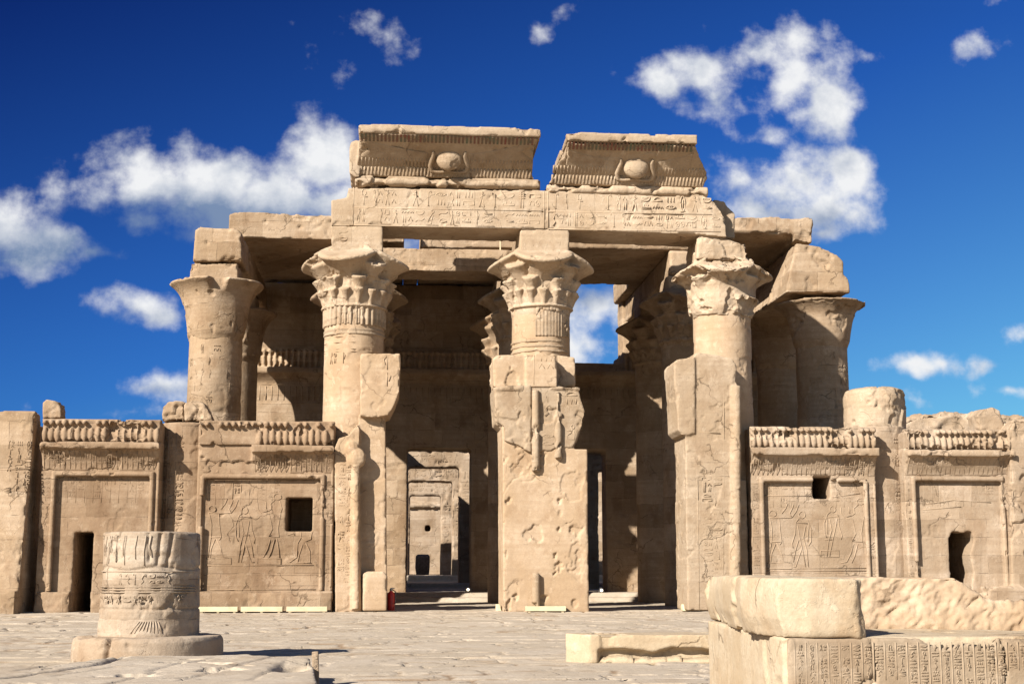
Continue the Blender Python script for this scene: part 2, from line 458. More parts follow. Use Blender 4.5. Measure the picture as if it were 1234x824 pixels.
    vo = n('ShaderNodeTexVoronoi'); vo.feature = 'DISTANCE_TO_EDGE'; vo.inputs['Scale'].default_value = 0.85
    L(wp.outputs[0], vo.inputs['Vector'])
    crk = math_('MULTIPLY', rng(vo.outputs['Distance'], 0.004, 0.022, 1.0, 0.0), rng(noise(0.75, 3), 0.52, 0.60))
    col = mix(math_('MULTIPLY', crk, 0.55), col, tuple(x * 0.35 for x in c3))
    height = math_('SUBTRACT', height, math_('MULTIPLY', crk, 0.035))
    if joints:
        bw, rh, ms = joints
        sp = n('ShaderNodeSeparateXYZ'); L(geo.outputs['Position'], sp.inputs[0])
        wob = math_('MULTIPLY', math_('SUBTRACT', noise(1.6, 3), 0.5), 0.10)
        cb = n('ShaderNodeCombineXYZ')
        L(math_('ADD', math_('ADD', sp.outputs[0], math_('MULTIPLY', sp.outputs[1], 0.83)), wob), cb.inputs[0]); L(math_('ADD', sp.outputs[2], math_('MULTIPLY', wob, 0.5)), cb.inputs[1])
        br = n('ShaderNodeTexBrick'); br.inputs['Scale'].default_value = 1.0
        br.inputs['Brick Width'].default_value = bw; br.inputs['Row Height'].default_value = rh
        br.inputs['Mortar Size'].default_value = ms; br.inputs['Mortar Smooth'].default_value = 0.4; br.inputs['Bias'].default_value = 0
        br.offset_frequency = 2; br.offset = 0.37; br.squash = 0.8; br.squash_frequency = 3
        br.inputs['Color1'].default_value = (0.66, 0.63, 0.59, 1); br.inputs['Color2'].default_value = (1, 1, 1, 1); br.inputs['Mortar'].default_value = (0.9, 0.9, 0.9, 1)
        L(cb.outputs[0], br.inputs['Vector'])
        jm = math_('MULTIPLY', br.outputs['Fac'], rng(noise(1.9, 3), 0.46, 0.60))
        col = mix(0.80, col, br.outputs['Color'], 'MULTIPLY')
        col = mix(math_('MULTIPLY', jm, 0.55), col, tuple(x * 0.35 for x in c3))
        height = math_('SUBTRACT', height, math_('MULTIPLY', jm, 0.030))
    bp = n('ShaderNodeBump'); bp.inputs['Strength'].default_value = bump; bp.inputs['Distance'].default_value = 1.0
    L(height, bp.inputs['Height']); L(bp.outputs[0], bs.inputs['Normal'])
    L(col, bs.inputs['Base Color'])
    return m

def flat_mat(name, c, rough=0.7, metal=0.0, var=0.25, scale=8.0, emit=None):
    m = bpy.data.materials.new(name); m.use_nodes = True
    t = m.node_tree; bs = t.nodes['Principled BSDF']
    bs.inputs['Roughness'].default_value = rough; bs.inputs['Metallic'].default_value = metal
    x = t.nodes.new('ShaderNodeTexNoise'); x.inputs['Scale'].default_value = scale; x.inputs['Detail'].default_value = 5
    g = t.nodes.new('ShaderNodeNewGeometry'); t.links.new(g.outputs['Position'], x.inputs['Vector'])
    r = t.nodes.new('ShaderNodeValToRGB')
    r.color_ramp.elements[0].position = 0.35; r.color_ramp.elements[1].position = 0.65
    r.color_ramp.elements[0].color = (*[q * (1 - var) for q in c], 1); r.color_ramp.elements[1].color = (*[min(1, q * (1 + var)) for q in c], 1)
    t.links.new(x.outputs['Fac'], r.inputs[0]); t.links.new(r.outputs[0], bs.inputs['Base Color'])
    if emit:
        bs.inputs['Emission Color'].default_value = (*emit[0], 1); bs.inputs['Emission Strength'].default_value = emit[1]
    return m

SA, SB, SC = (0.42, 0.292, 0.170), (0.35, 0.228, 0.122), (0.22, 0.130, 0.066)
M_wall = stone_mat('sandstone_blocks', SA, SB, SC, joints=(1.9, 0.78, 0.012))
M_col = stone_mat('sandstone_drums', SA, SB, SC, joints=(60.0, 1.05, 0.012), streak=0.25)
M_arch = stone_mat('sandstone_pale', (0.46, 0.335, 0.205), (0.40, 0.275, 0.158), (0.26, 0.165, 0.09), joints=(4.3, 5.0, 0.012), streak=0.22)
M_smooth = stone_mat('sandstone_smooth', (0.42, 0.288, 0.165), (0.36, 0.232, 0.122), (0.26, 0.158, 0.082), bump=0.3, streak=0.2, pits=0.35)
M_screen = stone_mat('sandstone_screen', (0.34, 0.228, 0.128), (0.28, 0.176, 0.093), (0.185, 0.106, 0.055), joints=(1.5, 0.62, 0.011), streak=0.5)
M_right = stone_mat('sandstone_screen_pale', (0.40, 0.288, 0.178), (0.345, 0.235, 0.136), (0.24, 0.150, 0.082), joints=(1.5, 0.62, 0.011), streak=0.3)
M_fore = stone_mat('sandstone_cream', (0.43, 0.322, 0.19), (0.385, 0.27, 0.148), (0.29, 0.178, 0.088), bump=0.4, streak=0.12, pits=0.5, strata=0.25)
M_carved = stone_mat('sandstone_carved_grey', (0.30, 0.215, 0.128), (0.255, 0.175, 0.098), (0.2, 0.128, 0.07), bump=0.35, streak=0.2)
M_stub = stone_mat('sandstone_stub', (0.43, 0.325, 0.21), (0.36, 0.25, 0.15), (0.25, 0.155, 0.084), joints=(60.0, 0.62, 0.010), bump=0.5, streak=0.2)
M_pave = stone_mat('paving_stone', (0.415, 0.318, 0.205), (0.37, 0.278, 0.176), (0.29, 0.205, 0.125), bump=0.45, streak=0.0, strata=0.0, pits=0.5)
M_rubble = stone_mat('mudbrick_rubble', (0.38, 0.27, 0.165), (0.31, 0.21, 0.12), (0.22, 0.14, 0.075), bump=0.9, streak=0.0, pits=1.0)
M_board = flat_mat('pale_timber', (0.50, 0.42, 0.27), 0.8, var=0.12, scale=4)
M_red = flat_mat('red_paint', (0.42, 0.015, 0.012), 0.4)
M_black = flat_mat('black_granite', (0.12, 0.115, 0.11), 0.5, var=0.3)
M_wood = flat_mat('weathered_wood', (0.22, 0.14, 0.08), 0.9, var=0.4)
M_metal = flat_mat('grey_metal', (0.3, 0.3, 0.3), 0.5, 0.6)

def joint_dirt(m):
    t = m.node_tree; bs = t.nodes['Principled BSDF']
    src = bs.inputs['Base Color'].links[0].from_socket
    a = t.nodes.new('ShaderNodeAttribute'); a.attribute_name = 'joint'
    q = t.nodes.new('ShaderNodeMix'); q.data_type = 'RGBA'; q.inputs['B'].default_value = (0.20, 0.13, 0.075, 1)
    t.links.new(a.outputs['Fac'], q.inputs['Factor']); t.links.new(src, q.inputs['A']); t.links.new(q.outputs['Result'], bs.inputs['Base Color'])
M_court = stone_mat('court_paving', (0.405, 0.310, 0.200), (0.365, 0.274, 0.173), (0.30, 0.215, 0.132), bump=0.45, streak=0.0, strata=0.0, pits=0.6)
joint_dirt(M_court)
# ------------------------------------------------------------------ hieroglyph strokes in a unit square
def arc(cx, cy, rx, ry, a0, a1, n=9):
    return [(cx + rx * math.cos(R_(a0 + (a1 - a0) * i / (n - 1))), cy + ry * math.sin(R_(a0 + (a1 - a0) * i / (n - 1)))) for i in range(n)]
TALL = [
    [[(.5,0),(.5,.95),(.75,.7),(.62,.35)]],                                                    # reed
    [arc(.5,.78,.2,.2,-70,250), [(.5,.58),(.5,0)], [(.15,.5),(.85,.5)]],                       # ankh
    [[(.5,0),(.5,.85),(.2,1.),(.15,.85)], [(.4,0),(.5,.12),(.6,0)]],                           # sceptre
    [[(.35,0),(.35,1)], [(.65,0),(.65,1)], [(.15,.9),(.85,.9)], [(.15,.75),(.85,.75)], [(.15,.6),(.85,.6)]],  # pillar
    [arc(.35,.85,.16,.13,0,360), [(.4,.72),(.62,.5),(.9,.2),(.45,.25),(.3,.6)], [(.5,.25),(.5,0),(.7,0)], [(.62,.5),(.95,.12)]],  # bird
    [arc(.4,.85,.14,.14,0,360), [(.4,.7),(.25,.35),(.3,0),(.85,0),(.85,.3),(.55,.45),(.45,.7)], [(.5,.55),(.9,.62)]],  # seated man
    [[(.3,0),(.3,.7)] + arc(.5,.7,.2,.28,180,0), [(.7,.7),(.55,.3),(.8,0)]],                   # feather
    [arc(.5,.5,.3,.48,0,360,15), [(.15,0),(.85,0)], [(.5,.25),(.5,.75)], [(.35,.5),(.65,.5)]],  # cartouche
    [[(.2,0),(.45,.5),(.55,.95)], [(.8,0),(.55,.5)], [(.3,.62),(.85,.8)], arc(.57,.9,.1,.1,0,360,7)],  # walker
    [[(.15,.05),(.5,.3),(.2,.5),(.45,.8),(.75,.9),(.8,.7)], [(.6,.95),(.6,.8)]],               # rearing snake
]
FLAT = [
    [[(0,.3),(.12,.7),(.24,.3),(.36,.7),(.5,.3),(.62,.7),(.75,.3),(.88,.7),(1,.3)]],            # water
    [arc(.5,.2,.5,.55,20,160), arc(.5,.8,.5,.55,200,340)],                                      # mouth
    [arc(.5,.2,.5,.6,20,160), arc(.5,.85,.5,.6,200,340), arc(.5,.5,.13,.18,0,360,7)],           # eye
    [arc(.5,.2,.4,.6,0,180) + [(.1,.2),(.9,.2)]],                                               # loaf
    [arc(.5,.8,.48,.65,180,360) + [(.02,.8)]],                                                  # basket
    [[(0,.2),(0,.8),(1,.8),(1,.2),(.6,.2)]],                                                    # house
    [[(0,.15),(.25,.5),(.75,.45),(1,.7),(.9,.9)], [(.05,.25),(0,.5)]],                          # viper
    [[(.2,.1),(.2,.9)], [(.5,.1),(.5,.9)], [(.8,.1),(.8,.9)]],                                  # three strokes
    [[(0,.25),(1,.25),(1,.5),(0,.5),(0,.25)], [(.3,.5),(.3,.9)], [(.7,.5),(.7,.9)]],            # stool
    [[(0,.6),(.6,.5),(.7,.75),(1,.6),(.7,.4),(0,.4)]],                                          # arm
]
SMALL = [[arc(.5,.5,.4,.4,0,360,11), arc(.5,.5,.1,.1,0,360,6)], [arc(.5,.25,.42,.6,0,180) + [(.08,.25)]], [[(.1,.1),(.1,.9),(.9,.9),(.9,.1),(.1,.1)]],
         [[(.3,0),(.3,1)], [(.7,0),(.7,1)]], [[(.1,.2),(.5,.9),(.9,.2)]]]

def glyph_strokes(u0, v0, w, h, rnd):
    """one quadrat of signs"""
    out = []
    def put(g, a, b, ww, hh):
        fl = rnd.random() < 0.4
        for st in g: out.append([(a + ((1 - x) if fl else x) * ww, b + y * hh) for x, y in st])
    k = rnd.random()
    if k < 0.42: put(rnd.choice(TALL), u0 + .12 * w, v0, .76 * w, h)
    elif k < 0.72:
        put(rnd.choice(FLAT), u0 + .04 * w, v0 + .55 * h, .92 * w, .40 * h); put(rnd.choice(FLAT), u0 + .04 * w, v0 + .05 * h, .92 * w, .40 * h)
    elif k < 0.88:
        put(rnd.choice(TALL), u0, v0, .48 * w, h)
        put(rnd.choice(SMALL), u0 + .55 * w, v0 + .55 * h, .42 * w, .4 * h); put(rnd.choice(SMALL), u0 + .55 * w, v0 + .05 * h, .42 * w, .4 * h)
    else:
        put(rnd.choice(FLAT), u0, v0 + .62 * h, w, .34 * h)
        put(rnd.choice(SMALL), u0, v0 + .05 * h, .45 * w, .5 * h); put(rnd.choice(SMALL), u0 + .52 * w, v0 + .05 * h, .45 * w, .5 * h)
    return out

def row_text(u0, u1, v0, v1, rnd, q=1.0, gap=0.12, skip=0.0):
    st = []; u = u0; h = v1 - v0
    while u < u1 - 0.5 * h * q:
        w = h * q * rnd.uniform(0.7, 1.0)
        if rnd.random() >= skip: st += glyph_strokes(u, v0, min(w, u1 - u), h, rnd)
        u += w + gap * h
    return st

def col_text(u0, u1, v0, v1, rnd, q=1.0, gap=0.12, skip=0.0):
    st = []; v = v1; w = u1 - u0
    while v > v0 + 0.6 * w * q:
        h = w * q * rnd.uniform(0.75, 1.1)
        if v - h < v0: break
        if rnd.random() >= skip: st += glyph_strokes(u0, v - h, w, h, rnd)
        v -= h + gap * w
    return st

def flatY(Y): return lambda u, v, h: (u, Y - h, v)
def onCyl(cx, cy, R): return lambda u, v, h: (cx + (R + h) * math.sin(u / R), cy - (R + h) * math.cos(u / R), v)   # u = arc length from the front
rnd = random.Random(7)

# ------------------------------------------------------------------ ground, paving, floor
def ground():
    s = S()
    s.box(-900, 900, -120, 1600, -1.2, -0.35)
    o = plain('ground', s, M_pave); props(o, 'pale sandy ground around and below the temple', None, None, 'structure')
ground()

def paving():
    x0, x1, y0, y1 = -14.5, 24.0, -34.5, 0.9
    st = 0.055
    nx, ny = int((x1 - x0) / st), int((y1 - y0) / st)
    xs, ys = np.linspace(x0, x1, nx), np.linspace(y0, y1, ny)
    Xg, Yg = np.meshgrid(xs, ys); p = np.stack([Xg.ravel(), Yg.ravel(), np.zeros(Xg.size)], 1)
    wx = p[:, 0] + 0.30 * (fbm(p * 0.9, 3, 3) - 0.5) + 0.10 * (fbm(p * 5, 2, 5) - 0.5)
    wy = p[:, 1] + 0.45 * (fbm(p * 0.45, 3, 4) - 0.5) + 0.10 * (fbm(p * 5, 2, 6) - 0.5)
    r = random.Random(11); rows = [y0 - 1]
    while rows[-1] < y1 + 1: rows.append(rows[-1] + r.uniform(0.55, 1.15))
    rows = np.array(rows); ri = np.searchsorted(rows, wy) - 1
    ri = np.clip(ri, 0, len(rows) - 2)
    dy = np.minimum(wy - rows[ri], rows[ri + 1] - wy)
    dx = np.zeros_like(dy); ci = np.zeros(len(dy), int)
    for k in range(len(rows) - 1):
        m = ri == k
        c = [x0 - 2 - r.random() * 2]
        while c[-1] < x1 + 2: c.append(c[-1] + r.uniform(0.9, 2.7))
        c = np.array(c); j = np.searchsorted(c, wx[m]) - 1; j = np.clip(j, 0, len(c) - 2)
        dx[m] = np.minimum(wx[m] - c[j], c[j + 1] - wx[m]); ci[m] = j
    e = np.minimum(dx, dy)
    hz = _hash(ri, ci, ri * 0, 5); tx = _hash(ri, ci, ri * 0 + 1, 6) - 0.5; ty = _hash(ri, ci, ri * 0 + 2, 7) - 0.5
    z = (hz - 0.5) * 0.030 + ty * 0.025 * (wy - rows[ri] - 0.4)
    gapw = 0.018 + 0.075 * sstep(0.45, 0.75, fbm(p * 0.8, 3, 9))
    joint = 1 - sstep(0.25 * gapw, gapw, e)
    z -= joint * (0.015 + 0.075 * sstep(0.42, 0.66, fbm(p * 0.7, 3, 12)))
    worn = sstep(0.54, 0.66, fbm(p * np.array([0.8, 1.6, 1]), 4, 15))
    z -= worn * 0.035 * fbm(p * 3, 3, 16)
    z += 0.04 * (fbm(p * 0.25, 2, 18) - 0.5) + 0.010 * (fbm(p * 6, 3, 19) - 0.5)
    z = z - 0.02
    # let the sheet run under the ground at its rim
    rim = np.minimum(np.minimum(p[:, 0] - x0, x1 - p[:, 0]), p[:, 1] - y0)
    z = np.where(rim < 0.06, -0.5, z)
    co = np.stack([p[:, 0], p[:, 1], z], 1)
    idx = np.arange(nx * ny).reshape(ny, nx)
    q = np.stack([idx[:-1, :-1], idx[:-1, 1:], idx[1:, 1:], idx[1:, :-1]], -1).reshape(-1, 4)
    me = bpy.data.meshes.new('m')
    me.vertices.add(len(co)); me.vertices.foreach_set('co', co.astype(np.float32).ravel())
    me.loops.add(q.size); me.loops.foreach_set('vertex_index', q.astype(np.int32).ravel())
    me.polygons.add(len(q)); me.polygons.foreach_set('loop_start', np.arange(len(q), dtype=np.int32) * 4)
    me.update(calc_edges=True)
    at_ = me.attributes.new('joint', 'FLOAT', 'POINT')
    at_.data.foreach_set('value', np.clip(joint * (.25 + .9 * sstep(.45, .62, fbm(p * .9, 3, 22))) * .8 + .5 * worn * sstep(.5, .6, fbm(p * 4, 3, 23)), 0, .85).astype(np.float32))
    o = link('courtyard_paving', me, M_court); props(o, 'worn irregular pale stone paving of the open court', None, None, 'structure')
paving()

def floors():
    s = S()
    s.box(-12.4, 22.4, 0.85, 14.6, -0.3, -0.045)
    s.box(-12.4, 22.4, 14.6, 15.6, -0.3, 0.15)
    s.box(-12.4, 22.4, 15.6, 30.0, -0.3, 0.34)
    s.box(-12.4, 22.4, 30.0, 39.0, -0.3, 0.62)
    s.box(-12.4, 22.4, 39.0, 60.0, -0.3, 1.0)
    o = stone('temple_floor', s, M_pave, None, vox=0.09, amp=0.02, chip=0.02, wear=0.05, seed=3)
    props(o, 'stepped stone floor rising into the dark hall', None, None, 'structure')
floors()

# ------------------------------------------------------------------ columns
CX = [-7.1, -1.5, 5.15, 11.75, 17.3]
Y1, Y2, Y3 = 1.05, 7.2, 13.5
RC = 1.06

def horn_prof(r0, r1, lip=0.10):
    pr = []
    for i in range(9):
        t = i / 8; pr.append((t, r0 + (r1 - r0) * (0.30 * t + 0.70 * t ** 3.2)))
    pr.append((1.0 + lip * 0.6, r1 * 1.0)); pr.append((1.0 + lip, r1 * 0.9))
    return pr

def composite(s, cx, cy, z0, R, H, Rr, rot=0.0, tiers=True):
    """flower capital: four big open blossoms, smaller ones below, a ring of buds at the foot"""
    s.lathe(cx, cy, [(R * .98, z0 - .3), (R * 1.02, z0), (R * 1.08, z0 + .12 * H), (R * 1.10, z0 + .5 * H), (R * 1.2, z0 + .8 * H), (R * 1.0, z0 + .98 * H)], 40)
    s.lathe(cx, cy, [(R * 1.0, z0 - .06), (R * 1.10, z0 - .03), (R * 1.12, z0 + .03), (R * 1.0, z0 + .08)], 40)
    for k in range(4):
        a = rot + k * math.pi / 2 - math.pi / 2
        c, n = math.cos(a), math.sin(a)
        s.horn((cx + c * R * .42, cy + n * R * .42, z0 + .40 * H), (cx + c * R * .92, cy + n * R * .92, z0 + .93 * H), horn_prof(R * .52, R * 1.0), 30)
    for k in range(4):
        a = rot + (k + .5) * math.pi / 2
        c, n = math.cos(a), math.sin(a)
        s.horn((cx + c * R * .80, cy + n * R * .80, z0 + .30 * H), (cx + c * R * 1.16, cy + n * R * 1.16, z0 + .74 * H), horn_prof(R * .24, R * .46), 18)
    if tiers:
        for k in range(8):
            a = rot + (k + .5) * math.pi / 4
            c, n = math.cos(a), math.sin(a)
            s.horn((cx + c * R * .98, cy + n * R * .98, z0 + .16 * H), (cx + c * R * 1.17, cy + n * R * 1.17, z0 + .48 * H), horn_prof(R * .13, R * .27), 14)
        for k in range(16):
            a = rot + k * math.pi / 8
            c, n = math.cos(a), math.sin(a)
            s.horn((cx + c * R * 1.02, cy + n * R * 1.02, z0 + .05 * H), (cx + c * R * 1.15, cy + n * R * 1.15, z0 + .28 * H), horn_prof(R * .08, R * .165), 12)

def reeds(s, cx, cy, z0, z1, R, n=30, a0=0, a1=360):
    for k in range(n):
        a = R_(a0 + (a1 - a0) * k / n)
        x, y = cx + (R + .01) * math.cos(a), cy + (R + .01) * math.sin(a)
        s.tube([(x, y, z0), (x, y, z1)], math.pi * R * abs(a1 - a0) / 360 / n * 0.80, 8)

def rings(s, cx, cy, zs, R, r=0.05):
    for z in zs: s.lathe(cx, cy, [(R - .1, z - r), (R + .015, z - r * .8), (R + .03, z), (R + .015, z + r * .8), (R - .1, z + r)], 40)

def bell(s, cx, cy, z0, z1, R, Rr, mod=None):
    H = z1 - z0
    s.lathe(cx, cy, [(R * .96, z0 - .25), (R * 1.0, z0 - .1), (R * 1.04, z0), (R * 1.06, z0 + .05)] +
            [(R * (1.06 + 0.24 * t) + (Rr - R * 1.30) * t ** 6, z0 + H * t * .95) for t in [i / 14 for i in range(1, 15)]] +
            [(Rr, z0 + H * .975), (Rr * .93, z1), (R * .7, z1)], 72, mod)

# --- front row
t = thing('temple_column', (CX[0], Y1, 0), 'broken front column with rubble lumps on its cut top, left of the raised-arms relief wall', 'column', 'columns of the front row')
s = S(); s.lathe(CX[0], Y1, [(RC + .03, -.1), (RC, 3), (RC, PZ(508, 0, 215))], 40)
ex = []
for k in range(3):
    u0 = -0.95 + .32 * k
    stk = col_text(u0 + .03, u0 + .27, 2.8, 5.9, rnd, 1.0, .15, .15) + [[(u0, 2.6), (u0, 5.95)]]
    ex.append(ridges(stk, onCyl(CX[0], Y1, RC), .016, .010))
stone('shaft', s, M_screen, t, seed=1, amp=.015, extra=ex)

def lump(name, pxs, Y, depth, label, mat=M_rubble, group=None, rough=.10, vox=.05, seed=0, cat='stone'):
    s = S(); s.prism(OUT(pxs, Y), Y, Y + depth)
    o = stone(name, s, mat, None, vox=vox, amp=.06, chip=.08, wear=.22, rough=rough, seed=seed)
    return props(o, label, cat, group)
lump('rubble_stone', [(195,507),(195,490),(203,484),(221,483),(224,507)], .2, 1.1, 'flat-topped rubble stone at the left on the broken column stump', M_wall, 'rubble on the column stump', seed=2)
lump('rubble_stone', [(222,507),(221,486),(232,481),(244,484),(253,497),(257,508)], .1, 1.2, 'rounded rubble stone at the right on the broken column stump', M_wall, 'rubble on the column stump', seed=3)

def front_capital(idx, label, zneck, ztop, Rr, seed, broken=0.0, rot=0.0, ztopab=13.42):
    x = CX[idx]
    t = thing('temple_column', (x, Y1, 0), label, 'column', 'columns of the front row')
    s = S(); s.lathe(x, Y1, [(RC + .03, -.1), (RC, 4), (RC - .02, zneck + .1)], 48)
    return t, s, x

# column 2
zn, zt = PZ(368, 0, 425), PZ(296, -.4, 425)
t, s, x = front_capital(1, 'front column with tall flower capital and reeded neck, left of the lit doorway', zn, zt, 1.9, 4)
ex = []
u = []
for k in range(7):
    u0 = -1.0 + .28 * k
    u += col_text(u0 + .03, u0 + .24, 1.2, 3.6, rnd, 1.0, .15, .3)
for zz in (PZ(405,0,425), PZ(412,0,425), PZ(420,0,425), PZ(423,0,425)): u.append([(-1.4, zz), (-.6, zz), (0, zz), (.75, zz)])
u += row_text(-1.3, .7, PZ(420,0,425) - .5, PZ(420,0,425) - .1, rnd, .9, .2, .3)
ex.append(ridges(u, onCyl(x, Y1, RC), .012, .011))
stone('shaft', s, M_smooth, t, seed=4, extra=ex)
s = S(); reeds(s, x, Y1, PZ(391, 0, 425), zn + .05, RC - .02, 34); rings(s, x, Y1, [PZ(396,0,425), PZ(401,0,425)], RC)
stone('reeded_neck', s, M_arch, t, vox=.03, amp=.004, fine=.004, chip=.03, wear=.02, seed=5)
s = S(); composite(s, x, Y1, zn, RC, zt - zn, 1.9, rot=R_(-14))
stone('capital', s, M_arch, t, vox=.028, amp=.02, fine=.010, chip=.05, wear=.05, seed=6, chipt=.60)
s = S(); a = OUT([(401,303),(398,272),(461,272),(462,303)], 0.0); s.prism([(p[0], p[1] - (0 if i in (1, 2) else .3)) for i, p in enumerate(a)], .02, 2.0)
stone('abacus', s, M_arch, t, seed=7, wear=.08, extra=[ridges(row_text(PX(408,0,290), PX(456,0,290), PZ(292,0,430), PZ(276,0,430), rnd, .9, .1, .2), flatY(0.02), .014, .013)])

# column 3
zn, zt = PZ(368, 0, 652), PZ(298, -.4, 652)
t, s, x = front_capital(2, 'middle front column with open flower capital, rising behind the thick centre pillar', zn, zt, 1.9, 8)
stone('shaft', s, M_smooth, t, seed=8)
s = S(); reeds(s, x, Y1, PZ(405, 0, 652), zn + .05, RC - .02, 13, -105, -20); rings(s, x, Y1, [PZ(410,0,652), PZ(416,0,652), PZ(422,0,652)], RC - .01, .06)
stone('reeded_neck', s, M_arch, t, vox=.03, amp=.01, chip=.08, wear=.03, seed=9, chipt=.53)
s = S(); composite(s, x, Y1, zn, RC, zt - zn, 1.9, rot=0.0)
stone('capital', s, M_arch, t, vox=.028, amp=.02, fine=.006, chip=.05, wear=.05, seed=10, chipt=.62)
s = S(); a = OUT([(626,312),(627,274),(686,276),(687,312)], 0.0); s.prism(a, .02, 2.0)
stone('abacus', s, M_arch, t, seed=11, wear=.06)

# column 4: heavily damaged capital
zn, zt = PZ(376, 0, 870), PZ(310, -.4, 870)
t, s, x = front_capital(3, 'front column with battered shapeless capital, above the right-hand door pillar', zn, zt, 1.9, 12)
stone('shaft', s, M_smooth, t, seed=12)
s = S()
H_ = zt - zn
s.lathe(x, Y1, [(RC + .02, zn - .1), (RC + .10, zn + .05), (RC + .16, zn + .25), (RC + .20, zn + .5 * H_), (RC + .24, zn + .58 * H_), (RC + .05, zn + .66 * H_), (RC, zt)], 40)
for aa in (-95, -10, 82, 178):
    c, n = math.cos(R_(aa)), math.sin(R_(aa))
    s.horn((x + c * .42, Y1 + n * .42, zn + .50 * H_), (x + c * .88, Y1 + n * .88, zt - .08), horn_prof(.62, 1.10), 28)
for aa in (-48, 40, 130, 222):
    c, n = math.cos(R_(aa)), math.sin(R_(aa))
    s.horn((x + c * .82, Y1 + n * .82, zn + .30 * H_), (x + c * 1.15, Y1 + n * 1.15, zn + .72 * H_), horn_prof(.24, .46), 20)
for b in range(6):
    c, n = math.cos(R_(-75 + 16 * b)), math.sin(R_(-75 + 16 * b))
    s.horn((x + c * 1.05, Y1 + n * 1.05, zn + .1), (x + c * 1.25, Y1 + n * 1.25, zn + .30 * H_), horn_prof(.09, .18), 12)
stone('capital', s, M_arch, t, vox=.028, amp=.03, fine=.018, chip=.10, wear=.10, rough=.035, seed=13, chipt=.54, chipf=1.6)
s = S(); a = OUT([(840,312),(842,280),(866,282),(888,288),(900,292),(903,314)], 0.0); s.prism(a, .05, 2.0)
stone('abacus', s, M_arch, t, seed=14, wear=.15, rough=.05, chip=.08, chipt=.52)

# column 5: stump with a wide upper drum
x = CX[4]
t = thing('temple_column', (x, Y1, 0), 'broken front column whose bare drum stands above the carved walls at the right', 'column', 'columns of the front row')
zb = PZ(516, 0, 1060)
s = S(); s.lathe(x, Y1, [(RC + .06, -.1), (RC + .03, zb + .1)], 40)
ex = [ridges(sum([col_text(.25 + .3 * k, .5 + .3 * k, 1.2, zb - .3, rnd, 1, .15, .35) for k in range(3)], []), onCyl(x, Y1, RC + .04), .014, .012)]
stone('shaft', s, M_right, t, seed=15, extra=ex)
s = S(); s.lathe(x, Y1, [(RC + .02, zb), (RC + .04, zb + .3), (RC + .04, PZ(474, 0, 1055)), (RC - .04, PZ(467, 0, 1055)), (RC - .3, PZ(464, 0, 1055))], 40)
s.lathe(x, Y1, [(RC + .06, PZ(489,0,1055)), (RC + .05, PZ(474,0,1055))], 40)
stone('broken_drum', s, M_arch, t, seed=16, amp=.03, chip=.08, wear=.15)

# --- second and third rows
def bell_column(x, y, label, mod, seed, zn=10.42, zc=12.55, zb=13.2, group='columns of the second row', vox=.045, R=RC, ab=(0.95, 0.95), skew=0):
    t = thing('temple_column', (x, y, 0), label, 'column', group)
    s = S(); s.lathe(x, y, [(R + .02, -.1), (R, 5), (R - .03, zn)], 44)
    ex = None
    if y < 8:
        st = []
        for k in range(9): st += row_text(-1.1, 1.1, zn - .75 - .5 * k, zn - .42 - .5 * k, rnd, .8, .25, .6) + [[(-1.3, zn - .8 - .5 * k), (0, zn - .8 - .5 * k), (1.3, zn - .8 - .5 * k)]]
        ex = [ridges(st, onCyl(x, y, R - .01), .012, .004)]
    stone('shaft', s, M_col, t, seed=seed, extra=ex, vox=vox + .01)
    s = S(); bell(s, x, y, zn, zc, R, R * 1.74, mod)
    stone('capital', s, M_col, t, seed=seed + 1, vox=vox, amp=.015, chip=.05, wear=.06)
    s = S(); s.box(x - ab[0], x + ab[1], y - .95, y + .95, zc - .1, zb)
    stone('abacus', s, M_wall, t, seed=seed + 2, vox=vox, wear=.12, chip=.06)
    return t
def notch1(a, r, z):            # piece of rim missing at the front
    d = (math.degrees(a) + 83 + 180) % 360 - 180
    return min(r, RC * 1.36) if abs(d) < 11 and z > 12.1 else r * (1 - .02 * math.sin(5 * a + 1))
def notch2(a, r, z):
    d = (math.degrees(a) + 52 + 180) % 360 - 180
    return min(r, RC * 1.34) if abs(d) < 22 and z > 11.82 + .1 * math.sin(d * .3) else r
bell_column(CX[0], Y2, 'open bell column holding the roof beam at the far left, chipped front rim', notch1, 20, ab=(.98, .88))
bell_column(CX[4], Y2, 'shaded bell column with broken right rim under the crumbling beam at the far right', None, 24, zc=12.1, zb=12.2)

ct = thing('temple_column', (CX[1], Y2, 0), 'hall column half hidden behind the tall reeded front column', 'column', 'columns of the second row')
s = S(); s.lathe(CX[1], Y2, [(RC + .02, -.1), (RC, 10.45)], 36); stone('shaft', s, M_col, ct, vox=.07, seed=30)
s = S(); composite(s, CX[1], Y2, 10.4, RC, 2.1, 1.9, rot=0); stone('capital', s, M_col, ct, vox=.05, amp=.02, chip=.05, seed=31)
s = S(); s.box(CX[1] - .95, CX[1] + .95, Y2 - .95, Y2 + .95, 12.4, 13.03); stone('abacus', s, M_wall, ct, vox=.06, seed=32)

